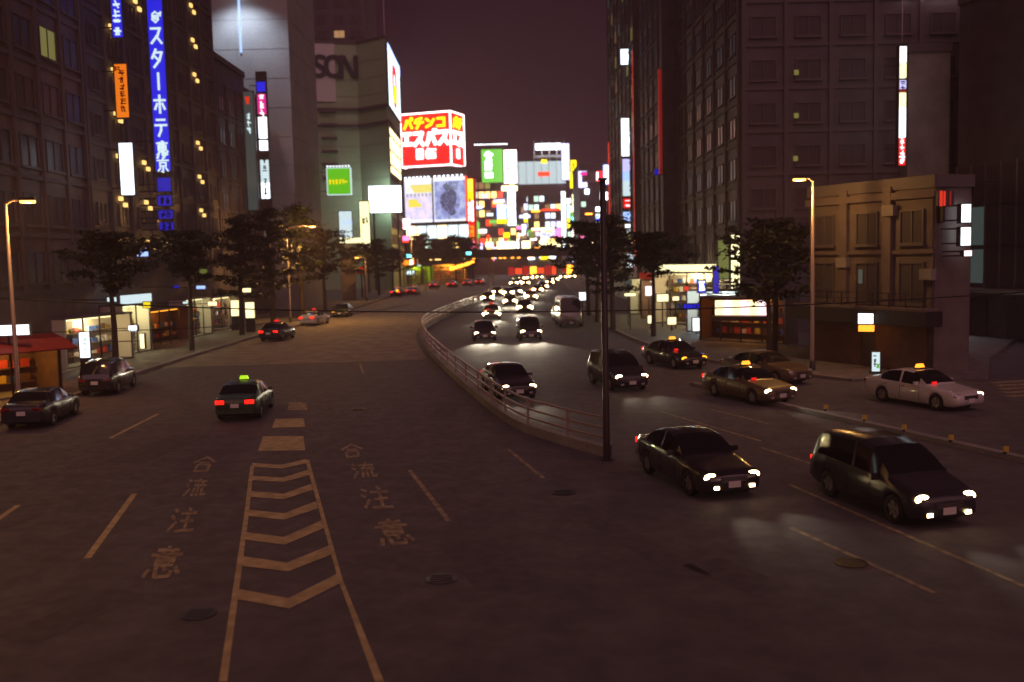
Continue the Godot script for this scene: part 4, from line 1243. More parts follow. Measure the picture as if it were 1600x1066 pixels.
	part("amber_base", box(0.72, 0.3, 0.4), mats["amber"], o, Vector3(0, -0.2, 0))
	part("mount", box(0.08, 0.2, 1.6), mats["dark_metal"], o, Vector3(0, 0.45, -0.9))
	o = sign_box("pavement_sign", "white upright pavement sign behind the white taxi", Vector3(17.76, 0.3, -47.6), 0.44, 1.01, 0.25, -0.2, "soft_white", [["???", "casing", 0.4, 0.45, 0.14, 0.18, 0.03, true], ["?", "green", 0.7, 0.7, 0.14, 0.2, 0.05, true]])
	part("foot", box(0.5, 0.08, 0.5), mats["rubber"], o, Vector3(0, -0.02, 0))
	o = sign_box("green_dot_sign", "small round green exit lamp high on the right", Vector3(30.82, 10.28, -66), 0.56, 0.34, 0.2, 0.0, "green")
	brackets(o, 0.5, 0.3, 6.0)
	# small balcony lamps on the far right block
	var pts := [Vector3(45.17, 22.03, -100.6), Vector3(45.14, 19.99, -100.6), Vector3(45.24, 17.63, -100.6), Vector3(45.21, 15.26, -100.6), Vector3(47.98, 23.74, -100.6), Vector3(47.96, 21.2, -100.6), Vector3(47.94, 18.91, -100.6), Vector3(47.92, 16.48, -100.6), Vector3(50.55, 18.02, -100.6)]
	for k in 9:
		var l := thing("balcony_lamp", ["topmost lamp of the left column on the apartment block", "second lamp down the left column on the apartment block", "third lamp down the left column on the apartment block", "lowest lamp of the left column on the apartment block", "topmost lamp of the right column on the apartment block", "second lamp down the right column on the apartment block", "third lamp down the right column on the apartment block", "lowest lamp of the right column on the apartment block", "lone bluish lamp far right on the apartment block"][k], "lamp", pts[k], 0.0, "small lamps on the dark apartment block")
		part("bulb", box(0.42, 0.3, 0.2), mats["pink_white" if k < 8 else "pale_blue"], l)
		part("hood", box(0.55, 0.06, 0.4), mats["dark_metal"], l, Vector3(0, 0.2, 0))


# ------------------------------------------------------------------ shops
# an open lit shop front: base at the middle of its front edge
func shop(label: String, at: Vector3, w: float, h: float, dep: float, yaw: float, light: String, energy: float, fascia := "", awning := "", wallm := "shop_wall", sd := 0) -> void:
	var o := thing("street_shop", label, "shop", at, yaw)
	part("floor", box(w, 0.1, dep), mats["pavement"], o, Vector3(0, 0.05, -dep * 0.5))
	part("back_wall", box(w, h, 0.1), mats[wallm], o, Vector3(0, h * 0.5, -dep + 0.05))
	for s in [-1, 1]:
		part("side_wall", box(0.12, h, dep), mats[wallm], o, Vector3(s * (w * 0.5 + 0.06), h * 0.5, -dep * 0.5))
	part("ceiling", box(w + 0.24, 0.12, dep + 0.1), mats["trim"], o, Vector3(0, h + 0.06, -dep * 0.5))
	part("light_panel", box(w * 0.7, 0.06, 0.25), mats[light], o, Vector3(0, h - 0.1, -dep * 0.4))
	var l := OmniLight3D.new()
	l.name = "shop_light"
	l.light_color = mats[light].emission
	l.light_energy = energy
	l.omni_range = 14.0
	l.light_size = 0.1
	l.omni_attenuation = 2.0
	l.shadow_enabled = true
	l.position = Vector3(0, h - 0.3, -dep * 0.4)
	o.add_child(l)
	var r := RandomNumberGenerator.new()
	r.seed = 100 + sd + int(absf(at.x * 7.0 + at.z * 3.0))
	var keys := ["goods_red", "goods_yellow", "goods_blue", "goods_white", "wood"]
	var shelf := 0.5
	while shelf < h - 0.7:
		part("shelf", box(w * 0.9, 0.05, 0.4), mats["wood"], o, Vector3(0, shelf, -dep + 0.3))
		var x := -w * 0.43
		while x < w * 0.42:
			var gw := r.randf_range(0.18, 0.5)
			var gh := r.randf_range(0.18, 0.42)
			part("goods", box(snappedf(gw, 0.1), snappedf(gh, 0.1), 0.2), mats[keys[r.randi() % 5]], o, Vector3(x + gw * 0.5, shelf + gh * 0.5 + 0.03, -dep + 0.3))
			x += gw + r.randf_range(0.05, 0.3)
		shelf += 0.75
	for k in maxi(2, int(w / 1.6) + 1):
		var n := maxi(2, int(w / 1.6) + 1)
		part("mullion", box(0.08, h, 0.08), mats["dark_metal"], o, Vector3(-w * 0.5 + w * k / (n - 1.0), h * 0.5, -0.04))
	if fascia != "":
		part("fascia", box(w + 0.2, 0.6, 0.2), mats[fascia], o, Vector3(0, h + 0.45, 0.05))
	if awning != "":
		part("awning", box(w + 0.5, 0.07, 1.5), mats[awning], o, Vector3(0, h + 0.02, 0.7), Vector3(0.32, 0, 0))


func shops() -> void:
	# left pavement
	shop("red-lit eatery with a red awning at the far left", Vector3(-23.9, 0.12, -46.5), 4.6, 2.5, 2.6, 0.9, "sodium", 3.0, "", "awning_red", "red_wall", 1)
	shop("little kitchen counter glowing orange left of the dark cars", Vector3(-25.6, 0.12, -51.5), 3.0, 2.4, 2.0, 1.2, "amber", 3.0, "", "awning_red", "wood", 2)
	var o := sign_box("eatery_roof_sign", "tilted white roof sign above the red-lit eatery", Vector3(-23.38, 3.17, -46), 1.38, 0.57, 0.3, 0.25, "white")
	part("support", box(0.1, 1.2, 0.1), mats["dark_metal"], o, Vector3(-0.3, -0.6, -0.1))
	o = sign_box("glowing_pillar_sign", "bluish white glowing pillar sign on the left pavement", Vector3(-25.38, 0.9, -58), 0.65, 1.6, 0.4, 0.3, "white", [["???", "pale_blue", 0.5, 0.5, 0.3, 0.3, 0.05, true]])
	part("foot", box(0.6, 1.0, 0.4), mats["dark_metal"], o, Vector3(0, -0.5, 0))
	shop("brightly lit shop with crowded shelves on the left pavement", Vector3(-26.3, 0.12, -62.5), 6.4, 3.0, 1.7, PI * 0.42, "warm_white", 7.0, "", "", "shop_wall", 3)
	shop("yellow-green lit shop beside the crowded one", Vector3(-26.5, 0.12, -69.2), 3.6, 3.4, 1.6, PI * 0.45, "cream", 6.0, "soft_white", "", "shop_wall", 4)
	shop("dim shop hung with brown-red curtains under the hotel", Vector3(-26.7, 0.12, -76.5), 7.0, 2.7, 1.5, PI * 0.47, "amber", 0.9, "", "", "red_wall", 5)
	shop("pale shop front with bright shelves under the hotel", Vector3(-26.7, 0.12, -83.8), 5.2, 3.2, 1.5, PI * 0.47, "cream", 4.0, "", "", "shop_wall", 6)
	shop("shop with two tall glowing windows left of the first red-lit car", Vector3(-26.8, 0.12, -92), 6.0, 3.0, 1.4, PI * 0.47, "warm_white", 3.0, "", "", "shop_wall", 7)
	for k in 2:
		o = sign_box("glowing_window_panel", ["left of two tall glowing window panels behind the red-lit cars", "right of two tall glowing window panels, the brighter one"][k], [[Vector3(-24.22, 1.6, -86), 0.79, 1.24], [Vector3(-22.96, 1.4, -86), 0.84, 1.52]][k][0], 0.9, 1.5, 0.2, 0.2, ["warm_white", "cream"][k])
		part("foot", box(0.8, 1.2, 0.2), mats["dark_metal"], o, Vector3(0, -0.6, 0))
	for e: Array in [
		["yellow_cube_sign", "small yellow cube sign over the left shops", [Vector3(-23.76, 3.51, -64), 0.54, 0.46], "yellow"],
		["blue_strip_sign", "small blue strip sign over the left shops", [Vector3(-24.6, 4.3, -78), 0.76, 0.3], "pale_blue"],
		["blue_strip_sign_faint", "fainter blue strip sign left of the brighter blue one", [Vector3(-25.17, 4.55, -74), 0.43, 0.19], "deep_blue"],
		["white_spot_sign", "small white lamp sign above the pale shop front", [Vector3(-24.36, 2.87, -80), 0.78, 0.37], "warm_white"],
		["white_hood_lamp", "white hood lamp above the two glowing window panels", [Vector3(-22.59, 3.77, -84), 0.77, 0.38], "warm_white"],
		["green_chip_sign", "small greenish lit sign near the tree above the left shops", [Vector3(-24.65, 5.5, -79), 0.67, 0.41], "moss"],
		["white_bits_sign", "whitish sign above the crowded shelves of the left shop", [Vector3(-24.39, 4.13, -60), 0.63, 0.31], "soft_white"],
		["white_block_sign", "white block sign inside the crowded left shop", [Vector3(-24.38, 2.09, -63), 0.62, 0.41], "white"],
		["yellow_block_sign", "yellow-white upright sign by the yellow-green shop", [Vector3(-24.2, 0.87, -64), 0.34, 1.01], "cream"],
		["greenish_lamp_sign", "greenish white lamp sign right of the yellow cube", [Vector3(-25.1, 3.24, -76), 0.69, 0.2], "soft_white"]]:
		var b: Array = e[2]
		o = sign_box(e[0], e[1], b[0], b[1], b[2], 0.3, 0.0, e[3])
		part("bracket", box(2.6, 0.06, 0.06), mats["dark_metal"], o, Vector3(-1.3, b[2] * 0.5, -0.1))
	# right pavement
	shop("olive-lit shop front left of the red one on the right pavement", Vector3(13.6, 0.12, -97.5), 5.5, 3.6, 1.7, -PI * 0.3, "cream", 7.0, "", "", "shop_wall", 8)
	shop("shop with a red interior wall under the tall right-hand signs", Vector3(13.7, 0.12, -91), 4.6, 3.6, 1.7, -PI * 0.3, "warm_white", 8.0, "dim_red", "", "red_wall", 9)
	shop("bright arcade front with cream panels on the right pavement", Vector3(15.0, 0.12, -83.5), 7.5, 4.4, 1.9, -PI * 0.28, "warm_white", 14.0, "cream", "", "shop_wall", 10)
	shop("green-tinted shop with a bright white poster on the right pavement", Vector3(15.3, 0.12, -74.5), 5.0, 3.2, 1.6, -PI * 0.28, "soft_white", 10.0, "", "", "shop_wall", 11)
	shop("brown wooden restaurant front under glowing lantern panels", Vector3(15.6, 0.12, -66.5), 6.6, 3.0, 1.6, -PI * 0.26, "amber", 2.5, "", "", "wood", 12)
	o = thing("lantern_row", "row of glowing lantern panels over the brown restaurant front", "lantern", Vector3(15.01, 2.16, -63.5), -0.45)
	for k in 6:
		part("lantern_panel", box(0.5, 0.95, 0.3), mats["pink_white" if k % 2 else "warm_white"], o, Vector3(-1.5 + k * 0.56, 0.5, 0))
	part("eave", box(4.2, 0.12, 1.2), mats["wood"], o, Vector3(0, 1.1, -0.2))
	part("ledge", box(4.0, 0.3, 0.5), mats["beige_wall"], o, Vector3(0, -0.2, -0.05))
	for e: Array in [
		["oval_lamp_sign", "glowing oval lamp on a short stalk above the olive shop", [Vector3(9.71, 2.85, -80), 0.94, 0.26], "cream"],
		["white_burst_sign", "bright white sign cluster above the red shop", [Vector3(12.1, 2.54, -86), 0.73, 0.95], "pink_white"],
		["cream_board_sign", "cream sign board right of the bright white cluster", [Vector3(12.68, 2.21, -82), 1.07, 0.7], "cream"],
		["cream_board_sign_small", "smaller cream board beside the larger cream board", [Vector3(13.44, 2.39, -80), 0.58, 0.37], "warm_white"],
		["white_cabinet_sign", "square warm white cabinet sign low on the right pavement", [Vector3(11.41, 0.55, -80), 0.63, 0.73], "warm_white"],
		["white_cabinet_sign_right", "orange-white cabinet sign right of the square one", [Vector3(12.78, 0.56, -78), 0.77, 0.67], "warm_white"],
		["white_poster_sign", "tall greenish white poster sign by the green-tinted shop", [Vector3(13.99, 0.33, -74), 0.68, 1.07], "white"],
		["white_pillar_sign", "white pillar sign at the right end of the poster", [Vector3(14.39, -0.19, -72), 0.61, 0.95], "white"],
		["dome_lamp_sign", "pale green dome lamp in the lower twigs of the dark tree", [Vector3(10.04, 3.66, -84), 0.66, 0.44], "grey_window"],
		["white_square_bus_sign", "square white sign beside the parked minibus", [Vector3(6.27, 2.28, -86), 0.67, 0.79], "white"]]:
		var b: Array = e[2]
		o = sign_box(e[0], e[1], b[0], b[1], b[2], 0.35, 0.0, e[3])
		var c: Vector3 = b[0]
		part("post", box(0.1, c.y, 0.1), mats["dark_metal"], o, Vector3(0, -c.y * 0.5, -0.05))
	# side street
	shop("small white-lit shop with a red post in the side street", Vector3(30.6, 0.12, -69.2), 2.4, 2.6, 1.2, -0.9, "white", 4.0, "", "", "shop_wall", 13)
	# arches under the viaduct
	shop("greenish lit shop under the railway viaduct", Vector3(-23.5, 0.12, -243), 7.5, 4.0, 3.0, 0.3, "lime_lamp", 14.0, "", "", "shop_wall", 14)
	shop("orange-lit wall recess under the railway viaduct", Vector3(-15.0, 0.12, -243), 8.0, 4.4, 3.0, 0.2, "amber", 20.0, "", "", "shop_wall", 15)
	o = thing("tube_lamp", "long slanted orange-white tube lamp by the railway bridge", "lamp", Vector3(-11.66, 4.23, -238))
	part("tube", bar_mesh(Vector3(-2.8, -0.8, 1.0), Vector3(2.8, 0.8, -1.0), 0.36, 8), mats["amber_bright"], o)
	for s in [-1, 1]:
		part("hanger", box(0.1, 1.6, 0.1), mats["dark_metal"], o, Vector3(s * 2.0, 1.0 + s * 0.5, 0))
	o = thing("red_glow_panels", "orange-red glowing panels put in for the reddish light beneath the right half of the bridge", "sign", Vector3(8.28, 0.49, -268))  # glowing panels added for the red brake-light glow under the bridge
	for k in 9:
		part("panel", box(1.7, [2.2, 1.4, 2.6][k % 3], 0.2), sign_mat(["dim_red", "orange_red", "dim_red", "amber", "orange_red"][k % 5], -300.0), o, Vector3(-8 + k * 2.0, 1.6, 0))
	part("frame", box(18, 0.2, 0.3), mats["dark_metal"], o, Vector3(0, 0.1, 0))


# ------------------------------------------------------------------ trees
func make_tree(h: float, spread: float, sd: int, low: float) -> Array:
	var r := RandomNumberGenerator.new()
	r.seed = sd
	var wood := begin()
	var top := Vector3(r.randf_range(-0.3, 0.3), h * 0.93, r.randf_range(-0.3, 0.3))
	tube(wood, [Vector3.ZERO, Vector3(0.05, h * 0.3, 0.04), top * 0.65, top], [h * 0.022, h * 0.017, h * 0.011, 0.02], 8)
	var leaf := SurfaceTool.new()
	leaf.begin(Mesh.PRIMITIVE_TRIANGLES)
	leaf.set_smooth_group(-1)
	var n := 22
	for i in n:
		var f := (i + r.randf()) / n
		var y := h * lerpf(low, 0.92, f)
		var reach := spread * (0.3 + 1.0 * sin(PI * clampf(0.3 + f * 0.7, 0, 1))) * r.randf_range(0.5, 1.2)
		var ang := i * 2.4 + r.randf() * 0.6
		var d := Vector3(cos(ang), r.randf_range(0.1, 0.45), sin(ang)).normalized()
		var a := Vector3(0, y * 0.9, 0).lerp(top * 0.9, f * 0.3)
		var b := a + d * reach
		tube(wood, [a, a.lerp(b, 0.5) + Vector3(0, 0.12, 0), b], [h * 0.006, h * 0.004, 0.012], 5)
		var tone := r.randf_range(0.6, 1.25)
		for c in 5:
			var cc := a.lerp(b, 0.25 + c * 0.2) + Vector3(r.randf_range(-0.3, 0.3), r.randf_range(-0.1, 0.2), r.randf_range(-0.3, 0.3))
			var rad := 2.5 * r.randf_range(0.12, 0.3)
			for k in 34:
				var q := Vector3(r.randfn(), r.randfn() * 0.32, r.randfn()) * rad * 0.6
				var s := r.randf_range(0.09, 0.26)
				var u := Vector3(r.randf_range(-1, 1), r.randf_range(-0.6, 0.4), r.randf_range(-1, 1)).normalized()
				var v := u.cross(Vector3(r.randf_range(-1, 1), 1, r.randf_range(-1, 1))).normalized()
				var p := cc + q
				var g := tone * r.randf_range(0.75, 1.25)
				leaf.set_color(Color(0.03 * g, 0.042 * g, 0.016 * g))
				leaf.add_vertex(p - u * s)
				leaf.add_vertex(p + v * s * 0.5 + Vector3(0, 0.03, 0))
				leaf.add_vertex(p + u * s)
				leaf.add_vertex(p - u * s)
				leaf.add_vertex(p + u * s)
				leaf.add_vertex(p - v * s * 0.5)
	leaf.generate_normals()
	return [done(wood), leaf.commit()]


func trees() -> void:
	var lm := mat("leaf", Color.WHITE, 0.6)
	lm.vertex_color_use_as_albedo = true
	lm.backlight_enabled = true
	lm.backlight = Color(0.22, 0.24, 0.1)
	var kinds := [make_tree(10.0, 2.6, 5, 0.4), make_tree(9.0, 3.0, 6, 0.4), make_tree(12.0, 1.9, 9, 0.26), make_tree(10.0, 2.4, 12, 0.56)]
	# x, z, kind, scale, turn, label
	for t: Array in [
		[-23.2, -84, 2, 1.0, 0.3, "dark tree in front of the two glowing window panels"],
		[-23.4, -96, 2, 1.12, 1.7, "tall spiky street tree before the concrete tower, lamp glowing beside it"],
		[-22.6, -106, 2, 1.2, 3.1, "tallest spiky street tree against the pale concrete tower"],
		[-22.4, -118, 0, 1.15, 4.0, "leafy street tree right of the tallest one on the left"],
		[-23.0, -70, 3, 1.0, 0.9, "shadowy tree above the yellow-green shop on the left"],
		[-23.2, -57, 3, 0.95, 2.2, "black tree over the glowing pillar sign on the left"],
		[-22.2, -150, 0, 1.0, 5.0, "dark roadside tree under the yellowish white upright sign"],
		[-22.6, -168, 2, 0.95, 2.0, "dark roadside tree beneath the blank white billboard"],
		[-22.6, -188, 1, 1.05, 0.2, "roadside tree in front of the foot of the folded building"],
		[-21.0, -232, 1, 1.5, 1.1, "broad dark tree left of the railway bridge"],
		[-13.2, -238, 1, 1.45, 2.7, "broad dark tree in front of the two billboards"],
		[-9.8, -240, 2, 1.05, 4.1, "pointed dark tree at the corner of the billboard building"],
		[7.9, -90, 1, 1.15, 0.5, "large black tree before the tall white signs on the right"],
		[8.3, -80, 2, 0.92, 2.5, "pointed black tree right behind the steel pole"],
		[7.9, -100, 0, 1.1, 3.3, "bushy black tree beside the parked minibus"],
		[10.6, -73, 3, 0.9, 1.2, "thin dark tree before the bright arcade front"],
		[15.0, -56.8, 1, 0.92, 4.4, "full leafy tree lit yellowish on top beside the right street lamp"],
		[16.3, -60.5, 3, 0.95, 0.8, "second leafy tree close behind the lit one at the corner building"]]:
		var o := thing("street_tree", t[5], "tree", Vector3(t[0], 0.1, t[1]), t[4])
		var tr := part("trunk", kinds[t[2]][0], mats["bark"], o)
		tr.scale = Vector3.ONE * t[3]
		var cr := part("crown", kinds[t[2]][1], lm, o)
		cr.scale = Vector3.ONE * t[3]


# ------------------------------------------------------------------ street lamps
func street_lamp(label: String, at: Vector3, h: float, turn: float, energy: float, arm := 1.0, group := "street lamps along the avenue") -> void:
	var o := thing("street_lamp", label, "street lamp", at, turn, group)
	part("pole", pole_mesh(h, 0.11, 0.06), mats["rail_paint"], o)
	part("base", pole_mesh(0.5, 0.17, 0.15), mats["dark_metal"], o)
	var st := begin()
	tube(st, [Vector3(0, h - 0.05, 0), Vector3(arm * 0.4, h + 0.12, 0), Vector3(arm, h + 0.15, 0)], [0.06, 0.05, 0.05], 6)
	part("arm", done(st), mats["rail_paint"], o)
	var head := part("head", box(0.66, 0.14, 0.3), mats["dark_metal"], o, Vector3(arm + 0.25, h + 0.18, 0))
	part("lens", box(0.58, 0.12, 0.26), mats["sodium"], head, Vector3(0, -0.12, 0))
	var l := OmniLight3D.new()
	l.name = "lamp_light"
	l.light_color = Color(1.0, 0.72, 0.4)
	l.light_energy = energy
	l.omni_range = 60.0
	l.omni_attenuation = 2.0
	l.light_size = 0.15
	l.shadow_enabled = true
	l.position = Vector3(arm + 0.25, h - 0.06, 0)
	o.add_child(l)


func lamps() -> void:
	street_lamp("street lamp with a glowing head at the left edge by the eatery", Vector3(-22.3, 0.12, -43.8), 9.1, 0.1, 22.0, 0.7)
	street_lamp("street lamp with a bright hooked head before the corner building", Vector3(15.5, 0.12, -50.3), 9.7, PI + 0.2, 21.0, 0.5)
	street_lamp("small lit street lamp among the spiky trees before the concrete tower", Vector3(-22.6, 0.12, -100), 9.6, 0.0, 110.0, 2.4)
	street_lamp("small street lamp below the tall yellowish upright sign", Vector3(-21.5, 0.12, -146), 6.4, PI, 20.0, 1.0)
	street_lamp("tiny distant street lamp before the two billboards", Vector3(-20.5, 0.12, -205), 11.0, 0.0, 60.0, 1.2)
	street_lamp("tiny distant lamp beside the railway bridge's left trees", Vector3(-21.0, 0.12, -224), 6.0, PI, 20.0, 1.0)
	street_lamp("street lamp outside the left edge lighting the hatched road", Vector3(-18.6, 0.12, -15), 9.5, 0.1, 30.0, 1.6)
	street_lamp("street lamp outside the right edge lighting the lanes", Vector3(20.6, 0.12, -12), 9.5, PI, 16.0, 1.6)
	for k in 2:
		var g := Vector3(-21.92, 6.8, -212) if k == 0 else Vector3(-10.1, 7.12, -236)
		var o := thing("traffic_light", ["green traffic light below the salmon sign", "green traffic light at the corner of the billboard building"][k], "traffic light", g)
		part("housing", box(2.0, 0.8, 0.35), mats["dark_metal"], o)
		part("green_lens", box(1.2, 0.62, 0.12), mats["cyan_bright"], o, Vector3(0.2, 0, 0.2))
		part("visor", box(2.0, 0.06, 0.5), mats["dark_metal"], o, Vector3(0, 0.43, 0.2))
		part("pole", box(0.18, g.y, 0.18), mats["dark_metal"], o, Vector3(-1.1, -g.y * 0.5, -0.1))


# ------------------------------------------------------------------ vehicles
func lerp_table(t: Array, x: float) -> float:  # [x0, y0, x1, y1, ...] with smooth steps
	if x <= t[0]:
		return t[1]
	for i in range(0, t.size() - 2, 2):
		if x <= t[i + 2]:
			var f: float = (x - t[i]) / maxf(t[i + 2] - t[i], 0.0001)
			return lerpf(t[i + 1], t[i + 3], f)
	return t[-1]


# one lofted body: x runs from the nose (0) to the tail (length). Local axes: front is +z, right-hand side of the car is -x.
func loft(p: Dictionary) -> Dictionary:
	var length: float = p.length
	var xs := []
	var x := 0.0
	while x < length + 0.001:
		xs.append(x)
		x += length / 48.0
	for e: float in p.breaks:
		xs.append(e)
	for w: float in [p.axle0, p.axle1]:
		for k in 9:
			xs.append(w + p.wheel * 1.1 * sin(PI * (k - 4) / 8.0))
		xs.append(w - p.wheel * 1.12)
		xs.append(w + p.wheel * 1.12)
	xs.append_array([0.03, 0.08, length - 0.03, length - 0.08])
	xs.sort()
	var use := []
	for e: float in xs:
		if e >= 0.0 and e <= length and (use.is_empty() or e - use[-1] > 0.008):
			use.append(e)
	var rings := []
	for e: float in use:
		var hw := lerp_table(p.plan, e) * 0.5
		var top := lerp_table(p.top, e)
		var belt := minf(lerp_table(p.belt, e), top - 0.02)
		var bot := lerp_table(p.bottom, e)
		var c := clampf((top - belt) / (p.height - p.belt_mid), 0.0, 1.0)
		var sill := bot + 0.07
		var mid := lerpf(bot, belt, 0.45)
		var inner := 0.86
		for w: float in [p.axle0, p.axle1]:
			var dx := absf(e - w)
			if dx < p.wheel * 1.1:
				var arc: float = p.wheel + sqrt(pow(p.wheel * 1.1, 2) - dx * dx)
				sill = maxf(sill, arc)
				mid = maxf(mid, arc + 0.03)
				inner = 0.66
		var low := maxf(bot, sill - 0.07)
		rings.append([
			Vector2(0, bot), Vector2(hw * inner, low), Vector2(hw * 0.985, sill), Vector2(hw, mid),
			Vector2(hw * 0.99, lerpf(mid, belt, 0.72)), Vector2(hw * 0.945, belt),
			Vector2(hw * lerpf(0.9, p.roof, c), lerpf(belt, top, 0.86)), Vector2(hw * lerpf(0.72, p.roof - 0.14, c), top - 0.02), Vector2(0, top)])
	var st := {"body": SurfaceTool.new(), "windscreen": SurfaceTool.new(), "rear_window": SurfaceTool.new(), "left": SurfaceTool.new(), "right": SurfaceTool.new()}
	for k in st:
		st[k].begin(Mesh.PRIMITIVE_TRIANGLES)
		st[k].set_smooth_group(0 if k == "body" else 1)
	for i in use.size() - 1:
		var m: float = (use[i] + use[i + 1]) * 0.5
		for j in 8:
			for s in [-1, 1]:
				var into := "body"
				if j >= 6 and m > p.ws0 + 0.03 and m < p.ws1:
					into = "windscreen"
				elif j >= 6 and m > p.rw1 and m < p.rw0 - 0.03:
					into = "rear_window"
				elif j == 5 and m > p.side0 and m < p.side1 and absf(m - p.pillar) > 0.045:
					into = "left" if s > 0 else "right"
				var z0: float = length * 0.5 - use[i]
				var z1: float = length * 0.5 - use[i + 1]
				var a := Vector3(s * rings[i][j].x, rings[i][j].y, z0)
				var b := Vector3(s * rings[i + 1][j].x, rings[i + 1][j].y, z1)
				var c := Vector3(s * rings[i + 1][j + 1].x, rings[i + 1][j + 1].y, z1)
				var d := Vector3(s * rings[i][j + 1].x, rings[i][j + 1].y, z0)
				if s > 0:
					quad(st[into], a, b, c, d)
				else:
					quad(st[into], b, a, d, c)
	for e: int in [0, use.size() - 1]:
		var z: float = length * 0.5 - use[e]
		for j in 8:
			for s in [-1, 1]:
				var c := Vector3(0, rings[e][4].y, z)
				var a := Vector3(s * rings[e][j].x, rings[e][j].y, z)
				var b := Vector3(s * rings[e][j + 1].x, rings[e][j + 1].y, z)
				var tri := [c, b, a] if (s > 0) == (e == 0) else [c, a, b]
				for v in tri:
					st.body.add_vertex(v)
	var out := {}
	for k in st:
		st[k].generate_normals()
		out[k] = st[k].commit()
	return out


const SEDAN := {
	"length": 4.75, "height": 1.46, "belt_mid": 0.92, "wheel": 0.33, "axle0": 0.92, "axle1": 3.68, "roof": 0.74,
	"breaks": [1.45, 2.2, 3.35, 3.95], "ws0": 1.4, "ws1": 2.15, "rw1": 3.4, "rw0": 4.0, "side0": 1.75, "side1": 3.78, "pillar": 2.72,
	"plan": [0, 1.36, 0.06, 1.5, 0.25, 1.66, 0.7, 1.75, 2.0, 1.77, 3.6, 1.76, 4.3, 1.7, 4.62, 1.58, 4.75, 1.44],
	"top": [0, 0.6, 0.05, 0.68, 0.3, 0.79, 0.9, 0.88, 1.4, 0.95, 1.75, 1.2, 2.15, 1.41, 2.6, 1.46, 3.0, 1.45, 3.4, 1.38, 3.75, 1.18, 4.0, 1.05, 4.4, 1.03, 4.68, 0.98, 4.75, 0.86],
	"belt": [0, 0.56, 0.3, 0.72, 0.9, 0.8, 1.4, 0.87, 2.2, 0.91, 3.6, 0.96, 4.1, 0.97, 4.6, 0.92, 4.75, 0.8],
	"bottom": [0, 0.3, 0.2, 0.2, 0.6, 0.17, 4.2, 0.18, 4.6, 0.27, 4.75, 0.36]}
const WAGON := {
	"length": 4.55, "height": 1.72, "belt_mid": 1.0, "wheel": 0.34, "axle0": 0.85, "axle1": 3.55, "roof": 0.8,
	"breaks": [1.1, 1.85, 4.2, 4.5], "ws0": 1.05, "ws1": 1.85, "rw1": 4.12, "rw0": 4.46, "side0": 1.45, "side1": 4.15, "pillar": 2.5,
	"plan": [0, 1.4, 0.06, 1.52, 0.25, 1.66, 0.7, 1.72, 2.0, 1.74, 3.6, 1.73, 4.3, 1.68, 4.55, 1.52],
	"top": [0, 0.66, 0.05, 0.76, 0.3, 0.88, 0.7, 0.97, 1.05, 1.06, 1.45, 1.4, 1.85, 1.63, 2.4, 1.72, 3.2, 1.71, 4.1, 1.64, 4.3, 1.35, 4.46, 1.1, 4.55, 0.9],
	"belt": [0, 0.6, 0.3, 0.8, 0.7, 0.9, 1.05, 0.97, 2.2, 1.0, 3.6, 1.04, 4.3, 1.04, 4.55, 0.86],
	"bottom": [0, 0.3, 0.2, 0.22, 0.6, 0.19, 4.0, 0.2, 4.4, 0.29, 4.55, 0.38]}
const BUS := {
	"length": 6.3, "height": 2.62, "belt_mid": 1.25, "wheel": 0.38, "axle0": 1.1, "axle1": 4.9, "roof": 0.88,
	"breaks": [0.12, 0.5, 5.9, 6.2], "ws0": 0.05, "ws1": 0.52, "rw1": 6.0, "rw0": 6.28, "side0": 0.75, "side1": 5.9, "pillar": 2.6,
	"plan": [0, 1.86, 0.1, 1.96, 0.4, 2.03, 3, 2.05, 6.0, 2.04, 6.3, 1.94],
	"top": [0, 1.18, 0.06, 1.24, 0.3, 2.1, 0.52, 2.5, 0.9, 2.6, 3, 2.62, 5.8, 2.6, 6.1, 2.5, 6.3, 1.3],
	"belt": [0, 1.0, 0.1, 1.2, 0.6, 1.25, 6.2, 1.25, 6.3, 1.1],
	"bottom": [0, 0.4, 0.3, 0.3, 6.0, 0.32, 6.3, 0.42]}


func wheel_meshes(r: float) -> Array:
	var tyre := begin()
	tyre.set_smooth_group(0)
	var prof := [Vector2(r * 0.62, -0.09), Vector2(r * 0.94, -0.1), Vector2(r, -0.07), Vector2(r, 0.07), Vector2(r * 0.94, 0.1), Vector2(r * 0.62, 0.09)]
	for k in 20:
		var a0 := TAU * k / 20.0
		var a1 := TAU * (k + 1) / 20.0
		for j in prof.size() - 1:
			var q := []
			for e: Array in [[j, a0], [j, a1], [j + 1, a1], [j + 1, a0]]:
				q.append(Vector3(prof[e[0]].y, prof[e[0]].x * cos(e[1]), prof[e[0]].x * sin(e[1])))
			quad(tyre, q[0], q[3], q[2], q[1])
	var rim := begin()
	for k in 20:
		var a0 := TAU * k / 20.0
		var a1 := TAU * (k + 1) / 20.0
		for s in [-1, 1]:
			for v in [Vector3(s * 0.05, 0, 0), Vector3(s * 0.06, r * 0.62 * cos(a0), r * 0.62 * sin(a0)), Vector3(s * 0.06, r * 0.62 * cos(a1), r * 0.62 * sin(a1))]:
				rim.add_vertex(v)
	for k in 5:
		var a := TAU * k / 5.0
		for s in [-1, 1]:
			add_box(rim, Vector3(s * 0.075, cos(a) * r * 0.34, sin(a) * r * 0.34), Vector3(0.03, r * 0.5, 0.07), Basis(Vector3.RIGHT, a))
	return [done(tyre), done(rim)]


